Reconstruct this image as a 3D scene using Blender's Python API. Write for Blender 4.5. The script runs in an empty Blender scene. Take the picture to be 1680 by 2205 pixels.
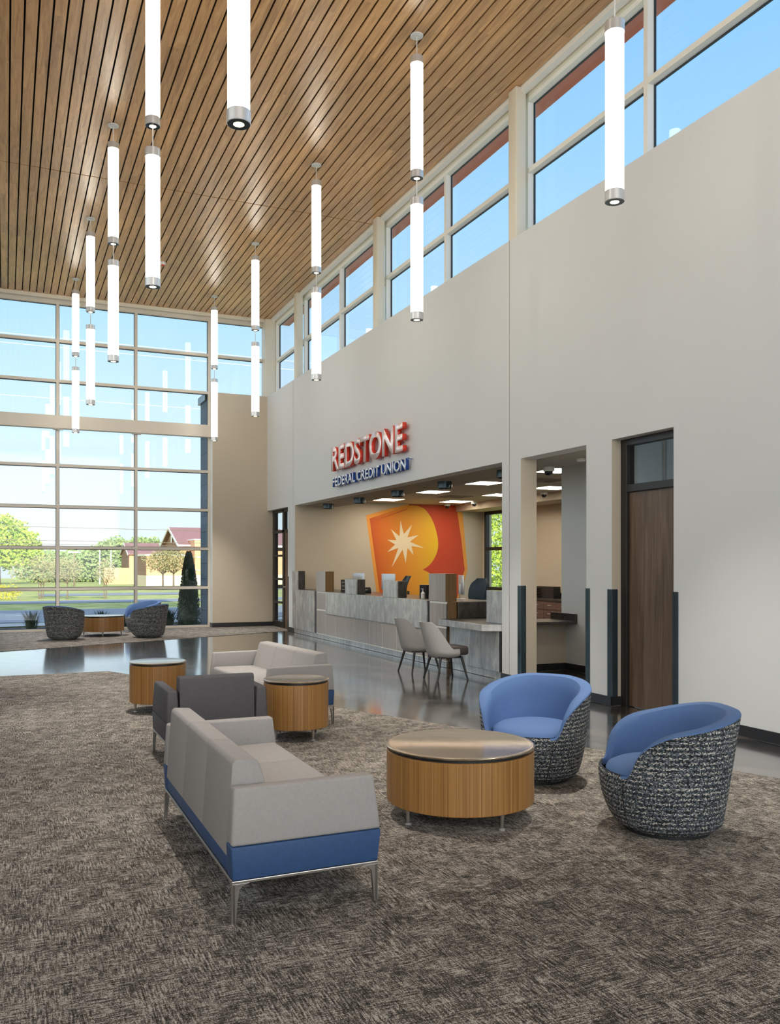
import bpy, bmesh, math, random
from mathutils import Vector, Matrix, noise
random.seed(7)
C = bpy.context.scene.collection
sc = bpy.context.scene
R = math.radians

# ---------------------------------------------------------------- camera
YAW = math.atan(828 / 1880)
cam_d = bpy.data.cameras.new('camera'); cam = bpy.data.objects.new('camera', cam_d); C.objects.link(cam)
cam.location = (0, 0, 1.55); cam.rotation_euler = (R(90), 0, -YAW)
cam_d.sensor_fit = 'HORIZONTAL'; cam_d.sensor_width = 36; cam_d.lens = 1880 / 1680 * 36
cam_d.shift_y = 114.5 / 1680; cam_d.clip_end = 2000
sc.camera = cam
sc.view_settings.view_transform = 'Standard'; sc.view_settings.look = 'None'
sc.view_settings.gamma = 1; sc.view_settings.use_curve_mapping = False
sc.view_settings.exposure = 0.12
cy = sc.cycles
cy.max_bounces = 10; cy.diffuse_bounces = 6; cy.glossy_bounces = 5; cy.transparent_max_bounces = 16
cy.sample_clamp_indirect = 6; cy.caustics_reflective = False; cy.caustics_refractive = False
cy.use_denoising = True

# ---------------------------------------------------------------- sky
w = bpy.data.worlds.new('sky'); sc.world = w; w.use_nodes = True
nt = w.node_tree; nt.nodes.clear()
N = nt.nodes.new; L = nt.links.new
tc = N('ShaderNodeTexCoord'); nrm = N('ShaderNodeVectorMath'); nrm.operation = 'NORMALIZE'
L(tc.outputs['Generated'], nrm.inputs[0])
sp = N('ShaderNodeSeparateXYZ'); L(nrm.outputs[0], sp.inputs[0])
rp = N('ShaderNodeValToRGB'); L(sp.outputs['Z'], rp.inputs[0])
stops = [(0.0, (.62, .70, .76)), (.01, (.80, .90, .95)), (.07, (.74, .87, .95)), (.17, (.62, .82, .97)),
         (.27, (.45, .72, .97)), (.45, (.31, .60, .96)), (.8, (.13, .38, .88))]
el = rp.color_ramp.elements
el[0].position = stops[0][0]; el[0].color = stops[0][1] + (1,)
el[1].position = stops[-1][0]; el[1].color = stops[-1][1] + (1,)
for p, c in stops[1:-1]:
    e = el.new(p); e.color = c + (1,)
# sky made brighter left of and behind the camera, to light the room
dt = N('ShaderNodeVectorMath'); dt.operation = 'DOT_PRODUCT'; L(nrm.outputs[0], dt.inputs[0])
dt.inputs[1].default_value = (-.86, -.45, .25)
mr = N('ShaderNodeMapRange'); mr.interpolation_type = 'SMOOTHSTEP'; L(dt.outputs['Value'], mr.inputs[0])
mr.inputs[1].default_value = .25; mr.inputs[2].default_value = .9; mr.inputs[3].default_value = 1.12; mr.inputs[4].default_value = 1.6
wm = N('ShaderNodeMix'); wm.data_type = 'RGBA'
mr2 = N('ShaderNodeMapRange'); L(dt.outputs['Value'], mr2.inputs[0]); mr2.inputs[1].default_value = .25; mr2.inputs[2].default_value = .8
L(mr2.outputs[0], wm.inputs[0]); L(rp.outputs[0], wm.inputs[6]); wm.inputs[7].default_value = (1, .97, .92, 1)
bg = N('ShaderNodeBackground'); L(wm.outputs[2], bg.inputs[0]); L(mr.outputs[0], bg.inputs[1])
wo = N('ShaderNodeOutputWorld'); L(bg.outputs[0], wo.inputs[0])

# ---------------------------------------------------------------- sun
sd = bpy.data.lights.new('sun', 'SUN'); sd.energy = 6.2; sd.angle = R(.6); sd.color = (1, .93, .82)
sun = bpy.data.objects.new('sun', sd); C.objects.link(sun)
sun.rotation_euler = Vector((.03, .94, -.335)).to_track_quat('-Z', 'Y').to_euler()

# added area light behind the camera, standing in for glazing; the wall is solid
ad_ = bpy.data.lights.new('front_fill_light', 'AREA'); ad_.shape = 'RECTANGLE'; ad_.size = 9.6; ad_.size_y = 6.6
ad_.energy = 950; ad_.color = (.96, .98, 1)
al = bpy.data.objects.new('front_fill_light', ad_); C.objects.link(al); al.location = (.9, -5.9, 4.1); al.rotation_euler = (R(90), 0, R(180))

# ================================================================ helpers
class MB:
    def __init__(s): s.bm = bmesh.new()
    def _fin(s, vs, mi, bev, seg):
        fs = {f for v in vs for f in v.link_faces}
        for f in fs: f.material_index = mi
        if bev:
            es = list({e for v in vs for e in v.link_edges})
            r = bmesh.ops.bevel(s.bm, geom=es, offset=bev, segments=seg, profile=.5, affect='EDGES', clamp_overlap=True)
            for f in r['faces']: f.material_index = mi
    def box(s, x0, x1, y0, y1, z0, z1, mi=0, bev=0, seg=2):
        vs = [s.bm.verts.new(p) for p in ((x0,y0,z0),(x1,y0,z0),(x1,y1,z0),(x0,y1,z0),(x0,y0,z1),(x1,y0,z1),(x1,y1,z1),(x0,y1,z1))]
        for q in ((0,3,2,1),(4,5,6,7),(0,1,5,4),(1,2,6,5),(2,3,7,6),(3,0,4,7)): s.bm.faces.new([vs[i] for i in q])
        s._fin(vs, mi, bev, seg); return s
    def prism(s, poly, axis, a0, a1, mi=0, bev=0, seg=2, m=None):
        # poly in the plane across `axis`: x -> (y,z), y -> (x,z), z -> (x,y)
        f = {'x': lambda p, a: (a, p[0], p[1]), 'y': lambda p, a: (p[0], a, p[1]), 'z': lambda p, a: (p[0], p[1], a)}[axis]
        A = [s.bm.verts.new(f(p, a0)) for p in poly]; B = [s.bm.verts.new(f(p, a1)) for p in poly]
        n = len(poly)
        s.bm.faces.new(A); s.bm.faces.new(B[::-1])
        for i in range(n): s.bm.faces.new((A[i], B[i], B[(i+1) % n], A[(i+1) % n]))
        if m: bmesh.ops.transform(s.bm, matrix=m, verts=A + B)
        s._fin(A + B, mi, bev, seg); return s
    def hexa(s, pts, mi=0, bev=0, seg=2):
        vs = [s.bm.verts.new(p) for p in pts]
        for q in ((0,3,2,1),(4,5,6,7),(0,1,5,4),(1,2,6,5),(2,3,7,6),(3,0,4,7)): s.bm.faces.new([vs[i] for i in q])
        s._fin(vs, mi, bev, seg); return s
    def lathe(s, prof, c=(0,0,0), n=48, mi=0, cap=True):
        rings = []
        for r, z in prof:
            rings.append([s.bm.verts.new((c[0]+r*math.cos(2*math.pi*k/n), c[1]+r*math.sin(2*math.pi*k/n), c[2]+z)) for k in range(n)])
        for a, b in zip(rings, rings[1:]):
            for k in range(n):
                s.bm.faces.new((a[k], a[(k+1)%n], b[(k+1)%n], b[k])).material_index = mi
        if cap:
            s.bm.faces.new(rings[0][::-1]).material_index = mi; s.bm.faces.new(rings[-1]).material_index = mi
        return s
    def tube(s, p0, p1, r0, r1=None, n=10, mi=0):
        r1 = r0 if r1 is None else r1
        p0 = Vector(p0); p1 = Vector(p1); d = (p1 - p0).normalized()
        a = d.orthogonal().normalized(); b = d.cross(a)
        A = [s.bm.verts.new(p0 + r0*(a*math.cos(2*math.pi*k/n) + b*math.sin(2*math.pi*k/n))) for k in range(n)]
        B = [s.bm.verts.new(p1 + r1*(a*math.cos(2*math.pi*k/n) + b*math.sin(2*math.pi*k/n))) for k in range(n)]
        for k in range(n): s.bm.faces.new((A[k], A[(k+1)%n], B[(k+1)%n], B[k])).material_index = mi
        s.bm.faces.new(A[::-1]).material_index = mi; s.bm.faces.new(B).material_index = mi
        return s
    def poly(s, pts, mi=0):
        s.bm.faces.new([s.bm.verts.new(p) for p in pts]).material_index = mi; return s
    def ob(s, name, mats, parent=None, smooth=False, recalc=True, loc=None):
        if recalc: bmesh.ops.recalc_face_normals(s.bm, faces=s.bm.faces[:])
        me = bpy.data.meshes.new(name); s.bm.to_mesh(me); s.bm.free()
        for m in (mats if isinstance(mats, (list, tuple)) else [mats]): me.materials.append(m)
        if smooth:
            for p in me.polygons: p.use_smooth = True
            me.set_sharp_from_angle(angle=R(38))
        o = bpy.data.objects.new(name, me); C.objects.link(o)
        if parent: o.parent = parent
        if loc: o.location = loc
        return o

def tag(o, label, cat, group=None, kind=None):
    o['label'] = label; o['category'] = cat
    if group: o['group'] = group
    if kind: o['kind'] = kind
    return o
def thing(name, label, cat, loc=(0,0,0), rz=0, group=None):
    o = bpy.data.objects.new(name, None); C.objects.link(o); o.empty_display_size = .1
    o.location = loc; o.rotation_euler = (0,0,rz); return tag(o, label, cat, group)
def struct(o): o['kind'] = 'structure'; return o
def sroot(name, loc=(0,0,0)):
    o = bpy.data.objects.new(name, None); C.objects.link(o); o.location = loc; o['kind'] = 'structure'; return o
def copy_tree(o, parent=None):
    c = o.copy(); C.objects.link(c); c.parent = parent
    for ch in list(o.children): copy_tree(ch, c)
    return c
def place(o, loc, rz=0, label=None):
    o.location = loc; o.rotation_euler = (0,0,rz)
    if label: o['label'] = label
    return o

# ================================================================ materials
class NT:
    def __init__(s, name):
        s.m = bpy.data.materials.new(name); s.m.use_nodes = True; s.t = s.m.node_tree
        s.b = s.t.nodes['Principled BSDF']; s._c = None
    def n(s, ty, **k):
        x = s.t.nodes.new('ShaderNode' + ty)
        for a, v in k.items(): setattr(x, a, v)
        return x
    def l(s, a, b): s.t.links.new(a, b)
    def co(s, scale=(1,1,1), loc=(0,0,0), rot=(0,0,0), src='Object'):
        t = s.n('TexCoord'); m = s.n('Mapping'); s.l(t.outputs[src], m.inputs[0])
        m.inputs['Scale'].default_value = scale; m.inputs['Location'].default_value = loc; m.inputs['Rotation'].default_value = rot
        return m.outputs[0]
    def noise(s, vec, scale, detail=4, rough=.6, dist=0):
        x = s.n('TexNoise'); s.l(vec, x.inputs['Vector']); x.inputs['Scale'].default_value = scale
        x.inputs['Detail'].default_value = detail; x.inputs['Roughness'].default_value = rough; x.inputs['Distortion'].default_value = dist
        return x.outputs['Fac']
    def ramp(s, fac, st, interp='LINEAR'):
        x = s.n('ValToRGB'); s.l(fac, x.inputs[0]); e = x.color_ramp.elements; x.color_ramp.interpolation = interp
        e[0].position = st[0][0]; e[0].color = tuple(st[0][1]) + (1,)
        e[1].position = st[-1][0]; e[1].color = tuple(st[-1][1]) + (1,)
        for p, c in st[1:-1]:
            q = e.new(p); q.color = tuple(c) + (1,)
        return x.outputs[0]
    def math(s, op, a, b=None, c=None):
        x = s.n('Math', operation=op)
        for i, v in enumerate((a, b, c)):
            if v is None: continue
            if isinstance(v, (int, float)): x.inputs[i].default_value = v
            else: s.l(v, x.inputs[i])
        return x.outputs[0]
    def mix(s, fac, a, b, mode='MIX'):
        x = s.n('Mix', data_type='RGBA', blend_type=mode)
        for i, v in ((0, fac), (6, a), (7, b)):
            if isinstance(v, (int, float)): x.inputs[i].default_value = v
            elif isinstance(v, tuple): x.inputs[i].default_value = v + (1,) if len(v) == 3 else v
            else: s.l(v, x.inputs[i])
        return x.outputs[2]
    def bump(s, h, st=.3, d=.01):
        x = s.n('Bump'); s.l(h, x.inputs['Height']); x.inputs['Strength'].default_value = st; x.inputs['Distance'].default_value = d
        s.l(x.outputs[0], s.b.inputs['Normal'])
    def col(s, c): s.l(c, s.b.inputs['Base Color'])
def plain(name, col, rough=.5, metal=0, spec=.5, coat=0, var=.04, vs=3):
    k = NT(name); k.b.inputs['Roughness'].default_value = rough; k.b.inputs['Metallic'].default_value = metal
    k.b.inputs['Specular IOR Level'].default_value = spec; k.b.inputs['Coat Weight'].default_value = coat
    n = k.noise(k.co(), vs, 3)
    a = tuple(max(0, x*(1-var)) for x in col); b = tuple(min(1, x*(1+var)) for x in col)
    k.col(k.ramp(n, [(.3, a), (.7, b)])); return k.m
def emit(name, col, st):
    k = NT(name); k.b.inputs['Base Color'].default_value = tuple(col) + (1,)
    k.b.inputs['Emission Color'].default_value = tuple(col) + (1,); k.b.inputs['Emission Strength'].default_value = st
    return k.m

M = {}
M['wall'] = plain('white_wall_paint', (.70, .725, .735), .65, var=.015, vs=1)
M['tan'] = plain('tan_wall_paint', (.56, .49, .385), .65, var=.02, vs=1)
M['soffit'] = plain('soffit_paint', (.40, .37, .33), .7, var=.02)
M['tilec'] = plain('ceiling_tile', (.62, .60, .56), .8, var=.03, vs=20)
M['cream'] = plain('cream_painted_steel', (.74, .70, .58), .4, var=.01)
M['alu'] = plain('champagne_aluminium', (.70, .64, .55), .38, .1, var=.02)
M['aluw'] = plain('pale_aluminium', (.88, .88, .82), .4, var=.01)
M['gasket'] = plain('black_rubber_gasket', (.02, .03, .04), .5)
M['black'] = plain('black_vinyl_base', (.018, .018, .02), .35, var=.1)
M['bronze'] = plain('dark_bronze_frame', (.025, .022, .02), .35, .2, var=.1)
M['guard'] = plain('gunmetal_corner_guard', (.05, .075, .09), .25, .6, var=.15)
M['darkgap'] = plain('black_ceiling_backing', (.008, .006, .005), .9)
M['silver'] = plain('satin_silver', (.70, .71, .72), .32, .6, var=.03)
M['nickel'] = plain('brushed_nickel', (.48, .45, .42), .3, .9, var=.04)
M['white'] = plain('white_plastic', (.8, .8, .78), .4, var=.02)
M['tube'] = emit('lit_opal_acrylic', (1.0, .925, .79), 7.0)
M['ring'] = emit('downlight_glow', (1, .85, .6), 4)
M['troffer'] = emit('lit_troffer_lens', (1, .86, .67), 15.0)
M['greyfab'] = plain('warm_grey_upholstery', (.315, .303, .295), .75, var=.05, vs=60)
M['darkfab'] = plain('charcoal_upholstery', (.07, .066, .074), .7, var=.1, vs=60)
M['navy'] = plain('navy_blue_upholstery', (.022, .066, .175), .6, var=.1, vs=60)
M['bluefab'] = plain('cornflower_blue_upholstery', (.072, .148, .33), .8, var=.05, vs=80)
M['lightfab'] = plain('light_grey_upholstery', (.37, .363, .35), .85, var=.08, vs=90)
M['brownlea'] = plain('dark_brown_seat_vinyl', (.045, .035, .033), .45, var=.1)
M['blackwood'] = plain('black_stained_wood', (.012, .011, .01), .35)
M['blackpl'] = plain('black_plastic', (.015, .016, .018), .4, var=.1)
M['bluemesh'] = plain('dark_blue_mesh_fabric', (.03, .05, .075), .7, var=.15, vs=50)
M['screen'] = plain('dark_screen', (.01, .012, .02), .08)
M['red'] = plain('red_acrylic_edge', (.75, .05, .025), .25)
M['redface'] = plain('red_letter_face_with_reflection', (.93, .80, .80), .25, .35)  # pale base colour stands for window reflections on the red acrylic
M['blue'] = plain('blue_acrylic_edge', (.015, .07, .33), .25)
M['blueface'] = plain('blue_letter_face_with_reflection', (.80, .87, .94), .25, .35)  # blue face paled towards white, the windows' reflection put into its colour
M['redsoffit'] = plain('red_painted_overhang', (.62, .16, .11), .5, var=.03)
M['leafd'] = None

def glassm(name, tint, k0=1.0):
    k = NT(name); t = k.t; t.nodes.remove(k.b); out = t.nodes['Material Output']
    tr = k.n('BsdfTransparent'); tr.inputs[0].default_value = tint + (1,)
    gl = k.n('BsdfGlossy'); gl.inputs['Roughness'].default_value = 0.0; gl.inputs[0].default_value = (1, 1, 1, 1)
    ge = k.n('NewGeometry'); dp = k.n('VectorMath', operation='DOT_PRODUCT')
    k.l(ge.outputs['Incoming'], dp.inputs[0]); k.l(ge.outputs['Normal'], dp.inputs[1])
    q = k.math('POWER', k.math('SUBTRACT', 1.0, k.math('ABSOLUTE', dp.outputs['Value'])), 5.0)
    fa = k.math('MULTIPLY', k.math('MULTIPLY_ADD', q, .96, .04), k0*.55)
    mx = k.n('MixShader'); k.l(fa, mx.inputs[0]); k.l(tr.outputs[0], mx.inputs[1]); k.l(gl.outputs[0], mx.inputs[2])
    k.l(mx.outputs[0], out.inputs[0]); return k.m
M['glass'] = glassm('window_glass', (.96, .985, .99))
M['glassd'] = glassm('door_glass', (.82, .84, .83))

def wood(name, cols, grain=(1, 1, 1), sc_=1.0, rough=.4, board=None, fine=60):
    k = NT(name); v = k.co(scale=grain)
    if board:
        t = k.n('TexCoord'); spx = k.n('SeparateXYZ'); k.l(t.outputs['Object'], spx.inputs[0])
        ix = k.math('FLOOR', k.math('DIVIDE', spx.outputs[0], board[0]))
        wn0 = k.n('TexWhiteNoise', noise_dimensions='1D'); k.l(ix, wn0.inputs['W'])
        iy = k.math('FLOOR', k.math('ADD', k.math('DIVIDE', spx.outputs[1], board[1]), k.math('MULTIPLY', wn0.outputs[0], 3)))
        cmb = k.n('CombineXYZ'); k.l(ix, cmb.inputs[0]); k.l(iy, cmb.inputs[1])
        wn = k.n('TexWhiteNoise', noise_dimensions='2D'); k.l(cmb.outputs[0], wn.inputs['Vector'])
        off = k.n('VectorMath', operation='SCALE'); k.l(wn.outputs['Color'], off.inputs[0]); off.inputs['Scale'].default_value = 40
        ad = k.n('VectorMath', operation='ADD'); k.l(v, ad.inputs[0]); k.l(off.outputs[0], ad.inputs[1]); v = ad.outputs[0]
    a = k.noise(v, 2.2*sc_, 5, .55, 1.2); b = k.noise(v, fine*.25, 3, .7)
    f = k.math('ADD', k.math('MULTIPLY', a, .75), k.math('MULTIPLY', b, .25))
    c = k.ramp(f, [(.32, cols[0]), (.5, cols[1]), (.68, cols[2])])
    if board:
        h = k.n('MapRange'); k.l(wn.outputs['Value'], h.inputs[0]); h.inputs[3].default_value = .88; h.inputs[4].default_value = 1.12
        g = k.n('CombineColor')
        for i in range(3): k.l(h.outputs[0], g.inputs[i])
        c = k.mix(1.0, c, g.outputs[0], 'MULTIPLY')
    k.col(c); k.b.inputs['Roughness'].default_value = rough
    return k.m
M['ceilwood'] = wood('walnut_ceiling_boards', [(.37, .185, .065), (.56, .31, .122), (.69, .415, .185)], (7, .6, 7), 1.0, .34, (.15, 1.9)); M['ceilwood'].node_tree.nodes['Principled BSDF'].inputs['Specular IOR Level'].default_value = .9
M['drum'] = wood('striped_zebrano_veneer', [(.17, .075, .016), (.31, .152, .042), (.44, .24, .08)], (40, 40, .15), 1.0, .40, fine=40)
M['doorwood'] = wood('brown_door_veneer', [(.075, .045, .026), (.14, .088, .055), (.20, .135, .09)], (6, 6, .35), 1.2, .4)
M['towerwood'] = wood('walnut_side_veneer', [(.10, .055, .018), (.17, .095, .035), (.22, .13, .055)], (9, 9, .3), 1.2, .35)
M['panelwood'] = wood('grey_wood_laminate', [(.28, .25, .225), (.36, .33, .305), (.42, .395, .37)], (12, 12, .25), 1.2, .28)
M['cabwood'] = wood('reddish_cabinet_laminate', [(.10, .055, .045), (.15, .085, .07), (.18, .11, .09)], (2, 2, 8), 1, .4)

def steel(name, a, b, c, rough=.3, metal=.7):
    k = NT(name); v = k.co(scale=(3, 3, .9)); v2 = k.co()
    n1 = k.noise(v, 1.6, 6, .65, 2.0); n2 = k.noise(v2, 6, 5, .6, .5)
    f = k.math('ADD', k.math('MULTIPLY', n1, .7), k.math('MULTIPLY', n2, .3))
    k.col(k.ramp(f, [(.33, a), (.5, b), (.66, c)])); k.b.inputs['Metallic'].default_value = metal
    k.b.inputs['Roughness'].default_value = rough
    return k.m
M['steel'] = steel('smudged_steel_cladding', (.33, .335, .34), (.52, .515, .50), (.74, .72, .68), .34, .5)
M['steeld'] = steel('blackened_steel_top', (.05, .045, .042), (.09, .08, .075), (.14, .13, .12), .3, .6)
k = NT('brushed_bronze_top'); v = k.co(scale=(1.2, 30, 1), rot=(0, 0, .5))
k.col(k.ramp(k.noise(v, 4, 4), [(.3, (.42, .35, .27)), (.7, (.60, .52, .42))])); k.b.inputs['Metallic'].default_value = .92; k.b.inputs['Roughness'].default_value = .22
M['brtop'] = k.m

# carpet: short crossing yarn strokes in blocks
def carpet(name, cd, cm, cl):
    k = NT(name); v = k.co()
    def st(sc_, n_, loc):
        m_ = k.n('Mapping'); k.l(v, m_.inputs[0]); m_.inputs['Scale'].default_value = sc_; m_.inputs['Location'].default_value = loc
        return k.noise(m_.outputs[0], n_, 2, .6)
    a = st((9, 105, 5), 1.3, (0, 0, 0)); b = st((105, 9, 5), 1.3, (9, 4, 0))
    blk = k.noise(v, 5, 2, .5)
    mk = k.n('MapRange'); k.l(blk, mk.inputs[0]); mk.inputs[1].default_value = .38; mk.inputs[2].default_value = .62; mk.inputs[3].default_value = .2; mk.inputs[4].default_value = .8
    s1 = k.mix(mk.outputs[0], a, b)
    fine = k.noise(v, 210, 2, .6); mid = k.noise(v, 48, 4, .75); big = k.noise(v, 6.5, 3, .55); vb = k.noise(v, .5, 2, .5)
    f = k.math('ADD', k.math('ADD', k.math('MULTIPLY', s1, .52), k.math('MULTIPLY', fine, .42)),
               k.math('ADD', k.math('ADD', k.math('MULTIPLY', big, .15), k.math('MULTIPLY', vb, .08)), k.math('MULTIPLY', mid, .20)))
    k.col(k.ramp(f, [(.60, cd), (.68, cm), (.765, cl)])); k.b.inputs['Roughness'].default_value = .95
    k.b.inputs['Specular IOR Level'].default_value = .15
    k.bump(fine, .5, .006); return k.m
M['carpet'] = carpet('mottled_taupe_carpet', (.022, .020, .018), (.125, .114, .10), (.50, .465, .415))

# stained concrete
k = NT('polished_stained_concrete'); v = k.co()
a = k.noise(v, 1.1, 6, .62, 1.0); b = k.noise(v, 5, 5, .6, .5); c_ = k.noise(v, 26, 4, .7)
f = k.math('ADD', k.math('ADD', k.math('MULTIPLY', a, .5), k.math('MULTIPLY', b, .3)), k.math('MULTIPLY', c_, .2))
cc = k.ramp(f, [(.40, (.010, .0085, .0075)), (.5, (.038, .031, .026)), (.60, (.16, .135, .11))])
k.col(cc); rr = k.n('MapRange'); k.l(b, rr.inputs[0]); rr.inputs[3].default_value = .10; rr.inputs[4].default_value = .30
k.l(rr.outputs[0], k.b.inputs['Roughness']); k.b.inputs['Specular IOR Level'].default_value = .9
k.b.inputs['Coat IOR'].default_value = 1.75; k.b.inputs['Coat Weight'].default_value = 1.0; k.b.inputs['Coat Roughness'].default_value = .10
M['concrete'] = k.m

# woven tweed in turning coordinates round the chair
k = NT('black_and_cream_tweed'); t = k.n('TexCoord'); s3 = k.n('SeparateXYZ'); k.l(t.outputs['Object'], s3.inputs[0])
ang = k.math('MULTIPLY', k.math('ARCTAN2', s3.outputs[1], s3.outputs[0]), .37)
cb = k.n('CombineXYZ'); k.l(ang, cb.inputs[0]); k.l(s3.outputs[2], cb.inputs[1])
vo = k.n('TexVoronoi'); mpv = k.n('Mapping'); k.l(cb.outputs[0], mpv.inputs[0]); mpv.inputs['Scale'].default_value = (1.0, 1.25, 1)
k.l(mpv.outputs[0], vo.inputs['Vector']); vo.inputs['Scale'].default_value = 140; vo.inputs['Randomness'].default_value = .42
sc3 = k.n('SeparateColor'); k.l(vo.outputs['Color'], sc3.inputs[0])
row = k.math('SINE', k.math('MULTIPLY', s3.outputs[2], 2*math.pi/.0285))
f = k.math('ADD', sc3.outputs[0], k.math('MULTIPLY', row, .20))
f = k.math('ADD', f, k.math('MULTIPLY', k.math('SUBTRACT', k.noise(cb.outputs[0], 220, 2, .7), .5), .7))
c1 = k.ramp(f, [(.22, (.012, .014, .018)), (.38, (.06, .08, .10)), (.70, (.15, .19, .23)), (.90, (.43, .42, .38)), (1.0, (.80, .76, .68))])
edge = k.ramp(vo.outputs['Distance'], [(.25, (1, 1, 1)), (.75, (.35, .35, .35))])
c1 = k.mix(1.0, c1, edge, 'MULTIPLY')
k.col(c1); k.b.inputs['Roughness'].default_value = .95; k.bump(k.math('SUBTRACT', 1.0, vo.outputs['Distance']), .8, .004)
M['tweed'] = k.m

# brick
def brick(name, c1, c2, mo, sc_=1.0, rot=(R(90), 0, 0), w_=.4, h_=.2):
    k = NT(name); v = k.co(rot=rot); x = k.n('TexBrick'); k.l(v, x.inputs['Vector'])
    x.inputs['Color1'].default_value = c1 + (1,); x.inputs['Color2'].default_value = c2 + (1,); x.inputs['Mortar'].default_value = mo + (1,)
    x.inputs['Scale'].default_value = sc_; x.inputs['Brick Width'].default_value = w_; x.inputs['Row Height'].default_value = h_; x.inputs['Mortar Size'].default_value = .012
    k.l(x.outputs[0], k.b.inputs['Base Color']); k.b.inputs['Roughness'].default_value = .85; return k.m
M['bluebrick'] = brick('blue_grey_split_face_brick', (.13, .19, .25), (.09, .14, .19), (.06, .09, .12), 1, (R(90), 0, R(90)))
M['brick'] = brick('orange_brick', (.72, .42, .23), (.66, .37, .2), (.7, .5, .36), 1, w_=.6, h_=.25)
M['shadebrick'] = brick('shaded_orange_brick', (.30, .17, .11), (.26, .14, .09), (.3, .22, .18), 1, w_=.6, h_=.25)  # the orange brick darkened, shade coloured in for walls turned from the sun
M['stone'] = plain('cream_stone_base', (.68, .60, .46), .8)
M['mroof'] = plain('dull_red_metal_roof', (.34, .17, .15), .6)
M['trimw'] = plain('white_exterior_trim', (.8, .8, .78), .5)
M['asphalt'] = plain('grey_asphalt', (.30, .31, .33), .9, var=.1, vs=.5)
M['paver'] = plain('pale_pavement', (.52, .50, .46), .9, var=.08)
M['soil'] = plain('dark_mulch', (.05, .04, .03), .95, var=.3, vs=30)
k = NT('mown_grass'); k.col(k.ramp(k.noise(k.co(), .8, 6, .7), [(.35, (.30, .34, .07)), (.5, (.46, .47, .13)), (.65, (.62, .58, .26))])); k.b.inputs['Roughness'].default_value = .95
M['lawn'] = k.m
def leaf(name, a, b):
    k = NT(name); oi = k.n('NewGeometry'); v = k.co()
    k.col(k.ramp(k.noise(v, 1.6, 5, .8), [(.35, a), (.65, b)])); k.b.inputs['Roughness'].default_value = .7
    k.b.inputs['Transmission Weight'].default_value = 0
    return k.m
M['leafb'] = leaf('bright_green_leaves', (.24, .38, .03), (.58, .70, .10))
M['leafm'] = leaf('mid_green_leaves', (.18, .28, .07), (.42, .52, .20))
M['leafo'] = leaf('olive_tan_leaves', (.26, .24, .08), (.48, .42, .20))
M['leafd'] = leaf('dark_evergreen_leaves', (.012, .04, .02), (.04, .10, .045))
M['leafy'] = leaf('yellow_blossom', (.55, .45, .03), (.8, .68, .08))
M['bark'] = plain('grey_brown_bark', (.22, .17, .12), .9, var=.3, vs=6)

# ================================================================ room shell
XW, YB, HC, SILL, HD = 6.10, 21.60, 7.84, 5.84, 2.93
XL, YN = -4.30, -6.0
# floor
struct(MB().box(XL-.2, 11.3, YN-.2, 22.0, -.25, 0).ob('floor', M['concrete']))
def carpet_piece(name, poly):
    return MB().prism(poly, 'z', 0.0005, .006).ob(name, M['carpet'])
struct(carpet_piece('floor_carpet', [(XL, YN), (XW-.35, YN), (XW-.35, 3.23), (1.38, 13.3), (XL, 13.3)]))
struct(carpet_piece('floor_carpet', [(XL, 15.28), (6.24, 19.83), (6.24, 21.6), (4.7, 21.6), (4.7, 21.82), (XL, 21.82)]))

# right wall
mb = MB()
for a, b in ((YN, 6.83), (7.80, 8.26), (9.65, 10.12), (19.28, 19.83), (21.60, 22.0)): mb.box(XW, 6.34, a, b, 0, HD)
mb.box(XW, 6.34, YN, 22.0, HD, SILL)
mb.box(6.34, 6.56, YN, 22.0, 3.35, SILL-.005)
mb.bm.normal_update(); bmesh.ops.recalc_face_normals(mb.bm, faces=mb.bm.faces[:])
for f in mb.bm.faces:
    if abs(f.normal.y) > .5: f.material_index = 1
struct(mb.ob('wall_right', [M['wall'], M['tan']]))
# control joints in the plaster
for y in (9.93, 19.42):
    struct(MB().box(XW-.002, XW+.001, y-.006, y+.006, HD if y > 10 else .1, SILL).ob('trim_1', M['soffit']))
# back wall: solid part beside the glazing
struct(MB().box(4.70, XW, YB, 22.0, 0, SILL).ob('wall_back', M['tan']))
struct(MB().box(4.695, 4.701, YB+.002, 21.86, .1, SILL-.004).ob('trim_2', M['aluw']))
# wall behind the camera
struct(MB().box(XL-.3, 6.6, YN-.3, YN, -.2, 8.2).ob('wall_front', M['wall']))
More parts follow.
